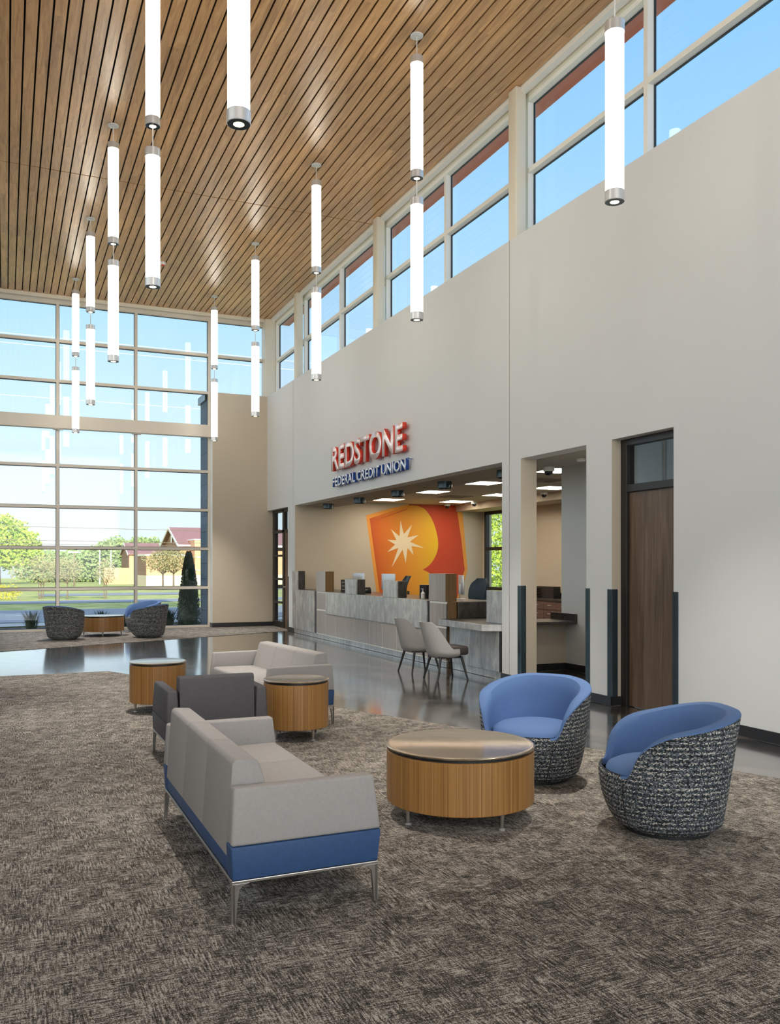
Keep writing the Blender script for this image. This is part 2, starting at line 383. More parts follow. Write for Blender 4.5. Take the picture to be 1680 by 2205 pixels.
# left wall is a glazed wall, off to the side
def curtain(name, axis, pos, out, spans, zs, frame_m, z0, z1, mw=.065, dep=.12, bay=True, first=True):
    """vertical bars at spans, rails at zs; pos = room-side face of the bars, out = +1/-1 outward"""
    def bx(mb, a0, a1, z0_, z1_, d0, d1, mi=0, bev=0):
        p0, p1 = sorted((pos + out*d0, pos + out*d1))
        if axis == 'x': mb.box(p0, p1, a0, a1, z0_, z1_, mi, bev)
        else: mb.box(a0, a1, p0, p1, z0_, z1_, mi, bev)
    n = 0
    for i in range(len(spans) - 1):
        a, b = spans[i], spans[i+1]
        root = sroot(name[i] if isinstance(name, list) else name)
        mb = MB()
        if i == 0 and first: bx(mb, a-mw/2, a+mw/2, z0, z1, 0, dep)
        bx(mb, b-mw/2, b+mw/2, z0, z1, 0, dep)
        for z in zs: bx(mb, a+mw/2, b-mw/2, z-mw/2, z+mw/2, 0, dep-.004)
        bx(mb, a+mw/2, b-mw/2, z0, z0+.055, 0, dep-.004)
        bx(mb, a+mw/2, b-mw/2, z1-.06, z1, 0, dep-.004)
        # dark gasket lines round each pane
        g = .011
        lev = [z0+.055] + [q for z in zs for q in (z-mw/2, z+mw/2)] + [z1-.06]
        for j in range(0, len(lev), 2):
            l0, l1 = lev[j], lev[j+1]
            bx(mb, a+mw/2, a+mw/2+g, l0, l1, dep-.035, dep-.01, 1); bx(mb, b-mw/2-g, b-mw/2, l0, l1, dep-.035, dep-.01, 1)
            bx(mb, a+mw/2, b-mw/2, l0, l0+g, dep-.035, dep-.01, 1); bx(mb, a+mw/2, b-mw/2, l1-g, l1, dep-.035, dep-.01, 1)
        mb.ob('window_frame', [frame_m, M['gasket']], root)
        gl = MB(); bx(gl, a+mw/2, b-mw/2, z0+.05, z1-.05, dep-.026, dep-.020)
        gl.ob('window_pane', M['glass'], root)
        n += 1
bays = [-4.22, -2.44, -.66, 1.12, 2.90, 4.68]
curtain(['window_%d' % (k+1) for k in range(5)], 'y', 21.86, 1, bays, [.99, 1.96, 2.925, 3.89, 4.885, 5.87, 6.81], M['alu'], .0, 7.73)
curtain(['window_6'], 'y', 21.86, 1, [4.68, 6.12], [6.81], M['alu'], SILL, 7.73, first=False)
struct(MB().box(-4.25, 4.70, 21.70, 21.86, 4.735, 5.04, bev=.008).ob('trim_3', M['alu']))
for x in (-2.44, -.66, 1.12, 2.9):
    struct(MB().box(x-.11, x+.11, 21.74, 21.855, 4.715, 4.735).ob('trim_4', M['alu']))
# clerestory over the right wall
cb_ = [YN+.1, -2.6, .42, 2.80, 5.17, 7.52, 9.87, 12.22, 14.57, 16.94, 19.31, 21.62]
curtain(['window_%d' % (k+7) for k in range(11)], 'x', 6.33, 1, cb_, [6.77], M['aluw'], SILL, 7.74, dep=.12)
# tall steel posts in front of the clerestory
for y in (5.17, 9.90, 14.58, 19.33):
    mb = MB().box(6.12, 6.28, y-.10, y+.10, SILL, HC, bev=.02, seg=3)
    struct(mb.ob('trim_5', M['cream'], smooth=True))
struct(MB().box(6.05, 6.33, 21.62, 21.98, SILL, HC, bev=.02, seg=3).ob('trim_5', M['cream'], smooth=True))
# left side glazing (out of the picture, lets the daylight in)
curtain(['window_%d' % (k+20) for k in range(11)], 'x', XL, -1, [YN+k*2.53 for k in range(12)], [5.87], M['alu'], 2.93, 7.74)
struct(MB().box(XL-.2, XL, YN, 22.0, 0, 2.93).ob('wall_left', M['tan']))  # unseen; lower part made solid to cut low light from the left
# valance trims at the ceiling edge
struct(MB().box(6.20, 6.29, YN, 21.75, 7.77, 7.86).box(6.29, 6.34, YN, 21.9, 7.80, 7.84).ob('trim_6', M['aluw']))
struct(MB().box(6.33, 6.45, YN, 22.0, 7.74, 8.2).ob('trim_7', M['cream']))
struct(MB().box(XL, 6.20, 21.73, 21.80, 7.76, 7.86).ob('trim_8', M['cream']))
struct(MB().box(XL-.1, 6.45, 21.86, 22.0, 7.73, 8.2).ob('trim_9', M['alu']))
struct(MB().box(XL-.12, XL, YN, 22.0, 7.74, 8.2).ob('trim_10', M['alu']))
# wood board ceiling
mb = MB(); P = .15; x = 6.20 - P
while x > XL - P:
    for y0, y1 in ((YN, 14.86), (14.885, 21.73)):
        mb.box(x+.011, x+P-.011, y0, y1, HC, HC+.02)
    x -= P
ce = struct(mb.ob('ceiling', M['ceilwood']))
struct(MB().box(XL-.12, 6.45, YN-.3, 22.0, HC+.045, HC+.10).ob('ceiling_backing', M['darkgap']))
# roof with its red overhang
struct(MB().box(XL-1.2, 6.46, YN-.5, 22.1, 8.2, 8.6).box(6.46, 6.93, YN-.5, 22.4, 7.93, 8.6).box(XL-1.2, 6.46, 22.1, 22.4, 8.2, 8.6).ob('roof', M['redsoffit']))
# smoke detector on ceiling
# ---- baseboards
mb = MB()
for a, b in ((YN, 6.83), (7.80, 8.26), (9.65, 10.12), (19.28, 19.83)): mb.box(XW-.014, XW, a-.014, b+.014, .005, .105, bev=.003)
mb.box(XW-.014, 6.21, 7.80-.014, 7.80, .005, .105); mb.box(XW-.014, 6.34, 9.65-.014, 9.65, .005, .105)
mb.box(XW-.014, 6.34, 8.26, 8.274, .005, .105); mb.box(XW-.014, 6.34, 19.28-.014, 19.28, .005, .105)
struct(mb.ob('baseboard_right', M['black']))
struct(MB().box(4.70, 6.25, YB-.014, YB, .005, .115).box(4.686, 4.70, YB-.014, 21.84, .005, .115).ob('baseboard_back', M['black']))

# ---- metal corner guards
def guard(y, side, lab):
    """side +1: corner faces nearer camera jamb (post at far end of a pier)"""
    mb = MB(); t = .006
    mb.box(XW-t, XW+.002, min(y, y-side*.075), max(y, y-side*.075), .105, 1.285, bev=.001)
    return mb
def add_guard(y, on_far, label):
    # pier lies at larger y when on_far, its jamb facing the camera side
    mb = MB(); t = .008
    if on_far:
        mb.box(XW-t, XW, y-t, y+.07, .105, 1.285, bev=.002); mb.box(XW, XW+.075, y-t, y, .105, 1.285, bev=.002)
    else:
        mb.box(XW-t, XW, y-.07, y+t, .105, 1.285, bev=.002); mb.box(XW, XW+.075, y, y+t, .105, 1.285, bev=.002)
    tag(mb.ob('corner_guard', M['guard']), label, 'corner guard', 'metal corner guards on the white piers')
add_guard(9.65, True, 'dark metal corner guard at left edge of the narrow pass-through opening')
add_guard(8.26, False, 'thin dark metal corner guard at right edge of the narrow pass-through opening')
add_guard(7.80, True, 'wide dark metal corner guard at left edge of the brown wooden door recess')
add_guard(6.83, False, 'dark metal corner guard right of the brown wooden door')
add_guard(19.83, False, 'thin dark corner guard beside the glazed far door')

# ================================================================ doors
# door_2: brown veneer door with a glazed light over it
d = sroot('door_2'); mb = MB()
xf = 6.22
for y0, y1 in ((7.70, 7.80), (6.83, 6.89)): mb.box(xf, 6.33, y0, y1, 0, HD-.002, bev=.004)
mb.box(xf, 6.33, 6.89, 7.70, 2.86, HD-.002); mb.box(xf, 6.33, 6.89, 7.70, 2.35, 2.43, bev=.004)
mb.ob('door_frame', M['bronze'], d)
MB().box(6.262, 6.30, 6.89, 7.70, .01, 2.345).ob('door_leaf', M['doorwood'], d)
MB().box(6.27, 6.276, 6.89, 7.70, 2.43, 2.86).ob('window_pane', M['glassd'], d)
# room behind it
struct(MB().box(8.6, 8.7, 5.0, 10.9, 0, 3.05).ob('wall_office', M['wall']))
struct(MB().box(6.34, 8.7, 5.0, 8.12, 3.05, 3.1).ob('ceiling_office', M['tilec']))
vt = MB()
for i in range(7): vt.box(8.57, 8.60, 6.9, 9.0, 2.62+i*.03, 2.635+i*.03)
tag(vt.ob('air_grille', M['soffit']), 'long slatted air grille seen through the glass over the brown door', 'air vent')
# door_1: black framed glazed door and side light by the corner
d = sroot('door_1'); mb = MB(); xf = 6.24
for y0, y1 in ((21.42, 21.60), (20.60, 20.75), (19.83, 19.90)): mb.box(xf, 6.33, y0, y1, 0, HD-.002)
mb.box(xf, 6.33, 19.90, 21.42, 2.86, HD-.002); mb.box(xf, 6.33, 19.90, 21.42, 2.35, 2.42)
mb.box(xf, 6.33, 20.75, 21.42, 0, .16)
for z in (.60, 1.18, 1.76): mb.box(xf-.01, 6.33, 20.75, 21.42, z, z+.05)
mb.ob('door_frame', M['bronze'], d)
MB().box(6.28, 6.286, 20.75, 21.42, .16, 2.35).box(6.28, 6.286, 19.9, 21.42, 2.42, 2.86).ob('window_pane', M['glass'], d)
lf = MB().box(6.26, 6.30, 19.90, 20.60, .01, 2.345).ob('door_leaf', M['doorwood'], d)
MB().tube((6.26, 20.52, 1.02), (6.20, 20.52, 1.02), .012).tube((6.205, 20.53, 1.02), (6.205, 20.40, 1.02), .011).ob('door_handle', M['silver'], d)
# small office behind door_1, with its own window to the street
struct(MB().box(6.56, 11.2, 19.55, 19.70, 0, 3.1).ob('wall_small_office', M['tan']))
struct(MB().box(6.34, 11.2, 19.55, 22.0, 3.05, 3.1).ob('ceiling_small_office', M['tilec']))
curtain(['window_35', 'window_36', 'window_37'], 'y', 21.88, 1, [6.40, 8.0, 9.6, 11.1], [.99, 1.96], M['bronze'], 0, 3.05)
struct(MB().box(6.34, 11.3, 21.88, 22.0, 3.05, 3.6).ob('wall_office_band', M['tan']))

# ================================================================ teller hall
struct(MB().box(6.34, 11.07, 19.30, 19.45, 0, 3.06).ob('wall_teller_back', M['tan']))
# east wall with window
mb = MB(); mb.box(11.07, 11.25, 5.0, 16.9, 0, 3.35); mb.box(11.07, 11.25, 16.9, 19.17, 2.89, 3.35); mb.box(11.07, 11.25, 16.9, 19.17, 0, .28); mb.box(11.07, 11.25, 19.17, 22.0, 0, 3.35)
struct(mb.ob('wall_teller_side', M['tan']))
d = sroot('window_38'); mb = MB()
for y in (16.9, 18.0, 19.09): mb.box(11.04, 11.14, y, y+.08, .28, 2.89)
for z in (.28, .93, 1.92, 2.81): mb.box(11.045, 11.14, 16.98, 19.09, z, z+.08)
mb.ob('window_frame', M['bronze'], d)
MB().box(11.10, 11.106, 16.98, 19.09, .34, 2.83).ob('window_pane', M['glass'], d)
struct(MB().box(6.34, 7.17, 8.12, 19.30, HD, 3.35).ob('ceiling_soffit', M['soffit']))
mb = MB()
mb.box(7.17, 10.3, 8.12, 19.30, 3.05, 3.10)
struct(mb.ob('ceiling_teller', M['tilec']))
struct(MB().box(10.3, 11.07, 8.12, 19.30, 2.89, 3.10).ob('ceiling_bulkhead', M['tan']))
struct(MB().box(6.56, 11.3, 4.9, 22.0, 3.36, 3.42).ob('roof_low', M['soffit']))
struct(MB().box(7.60, 7.72, 5.0, 10.9, 0, 3.05).ob('wall_passage', M['wall']))
struct(MB().box(6.34, 7.60, 8.06, 8.12, 0, 3.05).ob('wall_passage_end', M['wall']))
struct(MB().box(7.588, 7.60, 8.12, 10.8, .005, .105).box(6.65, 7.6, 10.788, 10.80, .005, .105).ob('baseboard_passage', M['black']))
struct(MB().box(6.65, 7.60, 10.80, 10.9, 0, .70).ob('wall_under_ledge', M['tan']))
t = thing('ledge_counter', 'low grey counter ledge seen through the narrow opening', 'counter', (7.1, 10.8, 0))
MB().box(-.46, .495, -.30, .35, .70, .74, bev=.004).ob('countertop', M['steeld'], t)
MB().box(.475, .495, -.30, .35, .74, .84, bev=.002).ob('backsplash', M['steeld'], t)

# ceiling troffers
TP = [(8.0, 18.3, 'over the far left of the teller hall'), (7.95, 16.0, 'second from the far end, in the row nearer the lobby'),
      (7.97, 13.9, 'third from the far end, in the row nearer the lobby'), (7.95, 11.6, 'seen nearest through the narrow opening'),
      (9.72, 18.2, 'in front of the orange mural, deeper row'), (9.68, 16.1, 'cut by the white pier, deeper row'), (9.70, 14.2, 'lower of the two seen through the narrow opening')]
for i, (x, y, ds) in enumerate(TP):
    t = thing('ceiling_light', 'square lit ceiling panel ' + ds, 'ceiling light', (x, y, 3.05), 0, 'square light panels in the teller ceiling')
    MB().box(-.32, .32, -.32, -.30, -.006, 0).box(-.32, .32, .30, .32, -.006, 0).box(-.32, -.30, -.3, .3, -.006, 0).box(.30, .32, -.3, .3, -.006, 0).ob('frame', M['white'], t)
    MB().box(-.30, .30, -.30, .30, -.004, -.001).ob('diffuser', M['troffer'], t)
# black can downlights under the soffit
names_ = ['nearest the white pier', 'second from the white pier', 'middle one', 'second from the far end', 'farthest, above the left end of the counter']
for i, y in enumerate((10.95, 12.85, 14.75, 16.65, 18.55)):
    t = thing('can_light', 'round dark can downlight under the soffit, ' + names_[i], 'ceiling light', (6.65, y, HD), 0, 'dark can lights under the teller soffit')
    MB().lathe([(.122, 0), (.122, -.105), (.112, -.11), (.112, -.02)], n=32, cap=False).ob('housing', M['guard'], t, smooth=True)
    MB().lathe([(.1, -.022), (.1, -.018)], n=24).ob('lens', M['white'], t)
def dome_cam(x, y, z, label, s=1.0):
    t = thing('dome_camera', label, 'security camera', (x, y, z), 0, 'dome security cameras')
    MB().lathe([(.075*s, 0), (.075*s, -.04*s), (.062*s, -.055*s)], n=24).ob('housing', M['white'], t, smooth=True)
    MB().lathe([(.055*s, -.055*s), (.052*s, -.08*s), (.035*s, -.102*s), (.012*s, -.112*s)], n=24).ob('dome', M['screen'], t, smooth=True)
dome_cam(7.0, 10.35, HD, 'white dome camera nearest, under the soffit of the narrow opening', 1.1)
dome_cam(10.1, 15.1, 3.05, 'white dome camera deep in the teller hall, seen through the narrow opening')
dome_cam(10.15, 18.1, 3.05, 'dark dome camera on the ceiling right of the mural')
dome_cam(9.9, 19.0, 3.05, 'white dome camera hanging before the top of the mural')
t = thing('smoke_detector', 'small round white detector on the soffit of the narrow opening', 'smoke detector', (6.82, 9.35, HD))
MB().lathe([(.06, 0), (.06, -.02), (.045, -.035)], n=24).ob('housing', M['white'], t, smooth=True)
for x, y, ds in ((9.0, 16.9, 'beside the deeper light panels'), (8.7, 13.0, 'seen through the narrow opening')):
    mb = MB()
    for k_ in range(5): mb.box(-.3+k_*.06, .3-k_*.06, -.3+k_*.06, -.28+k_*.06, -.012, 0).box(-.3+k_*.06, .3-k_*.06, .28-k_*.06, .3-k_*.06, -.012, 0).box(-.3+k_*.06, -.28+k_*.06, -.28+k_*.06, .28-k_*.06, -.012, 0).box(.28-k_*.06, .3-k_*.06, -.28+k_*.06, .28-k_*.06, -.012, 0)
    tag(mb.ob('ceiling_vent', M['soffit'], loc=(x, y, 3.05)), 'square slatted ceiling vent ' + ds, 'air vent')

t = thing('recessed_light', 'small bright recessed light at the top right of the narrow opening', 'ceiling light', (6.62, 8.52, HD))
MB().lathe([(.075, -.001), (.078, -.006), (.055, -.008), (.05, -.002)], n=28, cap=False).ob('trim_ring', M['white'], t, smooth=True)
MB().lathe([(.05, -.003), (.05, -.002)], n=24).ob('lens', M['ring'], t)
for dx_, dy_, e_ in ((0, 0, 45),):
    q_ = bpy.data.lights.new('recessed_lamp', 'SPOT'); q_.energy = e_; q_.spot_size = R(150); q_.spot_blend = 1; q_.shadow_soft_size = .05; q_.color = (1, .9, .75)
    qo = bpy.data.objects.new('recessed_lamp', q_); C.objects.link(qo); qo.parent = t; qo.location = (0, 0, -.02)
# ---- mural
k = NT('mural_gold_to_orange'); v = k.co(); s3 = k.n('SeparateXYZ'); k.l(v, s3.inputs[0])
f = k.math('ADD', k.math('MULTIPLY', k.math('SUBTRACT', s3.outputs[0], 8.0), .50), k.math('MULTIPLY', k.math('SUBTRACT', s3.outputs[2], 2.0), .04))
k.col(k.ramp(f, [(.02, (.62, .10, .015)), (.28, (.74, .22, .02)), (.6, (.80, .36, .025)), (.88, (.84, .52, .02))])); k.b.inputs['Roughness'].default_value = .6
M['mg'] = k.m
M['mred'] = plain('mural_red', (.58, .065, .02), .6, var=.06, vs=.7); M['mor'] = plain('mural_orange_border', (.85, .36, .055), .6, var=.03)
M['mcream'] = plain('mural_cream', (.90, .76, .52), .6, var=.01); M['mline'] = plain('mural_line', (.60, .13, .02), .6)
def bez(pts, n=8):
    out = []
    m_ = len(pts)
    for i in range(m_ - 1):
        p0, p1, p2, p3 = pts[max(i-1, 0)], pts[i], pts[i+1], pts[min(i+2, m_-1)]
        for j in range(n):
            t = j / n
            out.append(tuple(.5*((2*p1[q]) + (-p0[q]+p2[q])*t + (2*p0[q]-5*p1[q]+4*p2[q]-p3[q])*t*t + (-p0[q]+3*p1[q]-3*p2[q]+p3[q])*t**3) for q in (0, 1)))
    out.append(pts[-1]); return out
mu = thing('wall_mural', 'large orange and red letter mural with cream starburst on the tan teller wall', 'mural')
def mur(name, poly, lay, m):
    MB().prism(poly, 'y', 19.30-.0025*lay, 19.30-.0025*lay+.0024).ob(name, m, mu)
mur('border', [(7.874, 2.736), (8.50, 2.92)] + [(8.995, 3.04), (10.30, 3.045), (10.40, 2.885), (10.485, 2.87), (10.565, 2.1), (10.63, 1.437), (10.53, 1.1), (10.40, .6), (8.19, .6)], 1, M['mor'])
mur('red_field', [(9.0, 3.035), (10.28, 3.04), (10.335, 2.88), (10.45, 2.2), (10.545, 1.437), (10.43, 1.1), (10.30, .6), (9.0, .6)], 2, M['mred'])
lobe = bez([(9.10, 3.01), (9.30, 2.985), (9.46, 2.90), (9.63, 2.68), (9.75, 2.38), (9.80, 2.10), (9.77, 1.88), (9.67, 1.68), (9.53, 1.53), (9.373, 1.44)])
mur('letter_field', [(7.966, 2.664), (8.50, 2.84), (8.98, 3.00)] + lobe + bez([(9.373, 1.44), (9.55, 1.36), (9.72, 1.22), (9.85, 1.03), (9.96, .82), (10.03, .6)]) + [(8.27, .6)], 3, M['mg'])
mur('inner_line', [(8.03, 2.58), (8.06, 2.56), (8.335, .62), (8.30, .62)], 4, M['mline'])
mur('inner_line', [(8.03, 2.58), (8.04, 2.615), (8.95, 2.93), (8.96, 2.905)], 4, M['mline'])
mur('starburst', [(8.775, 2.636), (8.862, 2.307), (9.079, 2.537), (8.962, 2.225), (9.26, 2.29), (9.028, 2.12), (9.415, 1.972), (9.07, 2.015), (9.12, 1.8), (8.965, 1.969), (8.912, 1.599), (8.829, 1.93), (8.541, 1.498), (8.714, 1.967), (8.427, 1.871), (8.631, 2.049), (8.427, 2.162), (8.664, 2.154), (8.521, 2.422), (8.747, 2.249)], 5, M['mcream'])

# ---- wall sign in raised letters
def letters(root, text, y_left, y_right, z0, h, xb, thick, mface, mside, emb):
    """text reads from far (left) to near (right) along the wall, facing -X"""
    cu = bpy.data.curves.new('sign_text', 'FONT'); cu.body = text; cu.size = 1; cu.offset = emb
    tmp = bpy.data.objects.new('sign_text', cu); C.objects.link(tmp)
    # one curve per letter for separate parts
    widths = []
    def outline(s):
        cu.body = s; bpy.context.view_layer.update()
        dg = bpy.context.evaluated_depsgraph_get(); me = bpy.data.meshes.new_from_object(tmp.evaluated_get(dg)); return me
    xs = []
    full = outline(text); X = [v.co.x for v in full.vertices]; Z = [v.co.y for v in full.vertices]
    x0, x1 = min(X), max(X)
    capm = outline('E'); zc = max(v.co.y for v in capm.vertices); zb = min(v.co.y for v in capm.vertices)
    sx = (y_left - y_right) / (x1 - x0); sz = h / (zc - zb)
    for i, ch in enumerate(text):
        if ch == ' ': continue
        me_full = outline(text[:i+1]); me_one = outline(ch)
        shift = max(v.co.x for v in me_full.vertices) - max(v.co.x for v in me_one.vertices)
        bm = bmesh.new(); bm.from_mesh(me_one)
        for f in bm.faces: f.material_index = 0
        for v in bm.verts:
            a = v.co.x + shift - x0; b = v.co.y - zb
            v.co = Vector((xb - thick, y_left - a*sx, z0 + b*sz))
        r = bmesh.ops.extrude_face_region(bm, geom=bm.faces[:])
        nv = [g for g in r['geom'] if isinstance(g, bmesh.types.BMVert)]
        for v in nv: v.co.x = xb
        bmesh.ops.recalc_face_normals(bm, faces=bm.faces[:])
        for f in bm.faces: f.material_index = 0 if f.calc_center_median().x < xb - thick + 1e-4 else 1
        me = bpy.data.meshes.new('letter'); bm.to_mesh(me); bm.free()
        me.materials.append(mface); me.materials.append(mside)
        o = bpy.data.objects.new('letter', me); C.objects.link(o); o.parent = root
    bpy.data.objects.remove(tmp)
sg = thing('wall_sign', 'raised red letters reading REDSTONE on the white wall', 'sign')
letters(sg, 'REDSTONE', 16.50, 13.05, 3.43, .475, 6.05, .075, M['redface'], M['red'], .034)
for y in (16.4, 15.9, 15.4, 14.9, 14.5, 14.1, 13.7, 13.2): MB().tube((6.05, y, 3.62), (6.1, y, 3.62), .005, n=6).ob('stud', M['silver'], sg)
sg = thing('wall_sign', 'smaller raised blue letters reading FEDERAL CREDIT UNION below the red ones', 'sign')
letters(sg, 'FEDERAL CREDIT UNION', 16.50, 12.99, 3.115, .19, 6.06, .06, M['blueface'], M['blue'], .024)
mb = MB().lathe([(.022, -.006), (.022, .006)], n=20); bmesh.ops.transform(mb.bm, matrix=Matrix.Translation((6.02, 12.93, 3.29)) @ Matrix.Rotation(R(90), 4, 'Y'), verts=mb.bm.verts[:])
mb.tube((6.02, 12.93, 3.29), (6.1, 12.93, 3.29), .006, n=8)
mb.ob('trademark_dot', M['blue'], sg)

# ================================================================ teller counter
XF = 6.03; ZT = 1.0
t = thing('teller_counter', 'long steel and grey wood teller counter with raised screens in the wide opening', 'counter')
def cp(name, m, *bx, **k):
    mb = MB()
    for b in bx: mb.box(*b, bev=k.get('bev', .003))
    return mb.ob(name, m, t)
cp('steel_panel', M['steel'], (XF, XF+.03, 17.72, 19.26, .11, ZT), (XF, XF+.03, 18.90, 19.26, ZT-.01, 1.42))
cp('screen_tower', M['steeld'], (XF+.031, 6.22, 18.90, 19.26, ZT, 1.42))
cp('joint_strip', M['blackpl'], (XF+.02, 6.3, 17.60, 17.71, .11, ZT-.01))
cp('steel_fascia', M['steel'], (XF, XF+.03, 12.28, 17.0, .55, ZT), (XF, XF+.03, 15.28, 15.86, ZT-.01, 1.28), (XF, XF+.03, 13.42, 14.0, ZT-.01, 1.28))
cp('screen_tower', M['steeld'], (XF+.031, 6.22, 15.28, 15.86, ZT, 1.28)); cp('screen_tower', M['steeld'], (XF+.031, 6.22, 13.42, 14.0, ZT, 1.28))
for y0, y1 in ((17.0, 17.57), (11.63, 12.19)):
    tw = cp('wood_tower', [M['panelwood'], M['towerwood']], (XF, 6.22, y0, y1, ZT+.004, 1.42), bev=0)
    for p in tw.data.polygons:
        if abs(p.normal.y) > .5: p.material_index = 1
cp('joint_strip', M['blackpl'], (XF+.03, 6.3, 12.19, 12.28, .11, ZT-.01))
cp('side_panel', M['towerwood'], (XF+.028, 6.22, 11.63, 11.66, .11, ZT))
# lower wood panels with light metal reveals between them
ys = [17.57, 17.0, 16.42, 15.84, 15.26, 14.66, 14.06, 13.46, 12.86, 12.28]
for a, b in zip(ys, ys[1:]):
    top = ZT-.006 if a > 17.2 else .56
    cp('wood_panel', M['panelwood'], (XF+.012, XF+.03, b+.008, a-.008, .12, .60 if a > 17.2 else .545), bev=.001)
    if a > 17.2: cp('wood_panel', M['panelwood'], (XF+.012, XF+.03, b+.008, a-.008, .625, ZT-.03), bev=.001)
cp('wood_panel', M['panelwood'], (XF+.012, XF+.03, 11.63, 12.18, .12, .60), bev=.001); cp('wood_panel', M['panelwood'], (XF+.012, XF+.03, 11.63, 12.18, .625, ZT-.03), bev=.001)
cp('metal_reveal', M['aluw'], (XF+.016, XF+.04, 11.63, 12.19, .1, ZT), (XF+.016, XF+.04, 12.28, 17.59, .1, .56), (XF+.016, XF+.04, 17.0, 17.59, .56, ZT), bev=0)
cp('toe_kick', M['steel'], (XF+.045, XF+.07, 11.7, 19.26, .003, .11))
cp('worktop', M['steeld'], (XF+.031, 6.95, 11.67, 19.25, ZT-.05, ZT-.003))
cp('carcass', M['towerwood'], (XF+.071, 6.9, 11.67, 19.24, .003, ZT-.055), bev=0)

# near lower transaction desk
t = thing('transaction_desk', 'lower steel-clad desk at the near end of the teller counter, behind two grey chairs', 'desk')
cp2 = lambda n, m, *b, bev=.003: [mb := MB(), [mb.box(*q, bev=bev) for q in b], mb.ob(n, m, t)][-1]
MB().prism([(5.88, 11.57), (6.5, 11.60), (6.5, 10.13), (6.10, 10.13), (5.87, 10.27)], 'z', .66, .75, bev=.004).ob('desktop', M['steel'], t)
MB().prism([(5.90, 11.55), (6.49, 11.58), (6.49, 10.15), (6.11, 10.15), (5.89, 10.28)], 'z', .7505, .753).ob('desk_inlay', M['steeld'], t)
cp2('front_panel', M['steel'], (6.08, 6.11, 10.17, 11.6, .11, .659))
cp2('end_panel', M['blackpl'], (6.08, 6.5, 10.135, 10.165, .11, .659))
cp2('toe_kick', M['steel'], (6.11, 6.13, 10.17, 11.6, .003, .109))
cp2('back_panel', M['steeld'], (6.23, 6.80, 11.605, 11.625, .753, .99))
cp2('privacy_screen', M['steel'], (6.15, 6.17, 10.14, 10.62, .754, 1.20))
cp2('rear_top', M['steeld'], (6.51, 6.80, 11.20, 11.60, .66, .75))

# equipment behind the counter
def monitor(x, y, rz, label):
    t = thing('monitor', label, 'monitor', (x, y, ZT-.003), rz, 'monitors on the teller counter')
    MB().box(-.012, .012, -.25, .25, .08, .39, bev=.006).ob('casing', M['silver'], t, smooth=True)
    MB().box(.0125, .0145, -.235, .235, .095, .375).ob('screen', M['screen'], t)
    MB().box(-.03, -.013, -.03, .03, .0, .25, bev=.004).ob('stand', M['silver'], t, smooth=True)
    MB().box(-.10, .06, -.10, .10, 0, .012, bev=.003).ob('foot', M['silver'], t)
monitor(6.62, 16.62, R(6), 'silver backed monitor behind the left of the two short steel screens')
monitor(6.62, 15.10, R(6), 'silver backed monitor between the two short steel screens')
monitor(6.74, 12.45, R(-20), 'monitor seen edge-on behind the right wood tower')
t = thing('drawer_unit', 'small black drawer unit on the counter beside the left short screen', 'drawer unit', (6.55, 17.0, ZT-.003))
MB().box(-.12, .12, -.16, .16, 0, .25, bev=.004).ob('casing', M['blackpl'], t)
for k_ in range(3): MB().box(-.13, -.12, -.06, .06, .04+k_*.075, .055+k_*.075).ob('drawer_pull', M['silver'], t)
t = thing('document_holder', 'upright dark file box on the counter left of the right wood tower', 'file box', (6.5, 13.25, ZT-.003))
MB().box(-.06, .06, -.13, .13, 0, .22, bev=.003).ob('casing', M['blackpl'], t)
t = thing('printer', 'low black printer on the counter beside the right wood tower', 'printer', (6.5, 12.75, ZT-.003))
MB().prism([(-.14, 0), (.14, 0), (.14, .13), (-.02, .16), (-.14, .07)], 'y', -.13, .13, bev=.01).ob('casing', M['blackpl'], t, smooth=True)
MB().box(-.145, -.12, -.1, .1, .03, .05).ob('paper_slot', M['screen'], t)
t = thing('desk_phone', 'black telephone on the counter beside the second monitor', 'telephone', (6.5, 15.98, ZT-.003))
MB().prism([(-.09, 0), (.09, 0), (.09, .09), (-.09, .03)], 'y', -.1, .1, bev=.006).ob('base', M['blackpl'], t, smooth=True)
MB().box(-.09, .08, -.1, -.04, .085, .12, bev=.012).ob('handset', M['blackpl'], t, smooth=True)
t = thing('hand_sanitizer', 'small clear pump bottle on the counter before the black printer', 'bottle', (6.33, 13.02, ZT-.003))
MB().lathe([(.03, 0), (.032, .01), (.032, .09), (.012, .11), (.012, .13)], n=20).ob('bottle', M['white'], t, smooth=True)
MB().tube((0, 0, .13), (0, 0, .16), .005, n=8).box(-.03, .008, -.006, .006, .155, .165).ob('pump', M['white'], t)

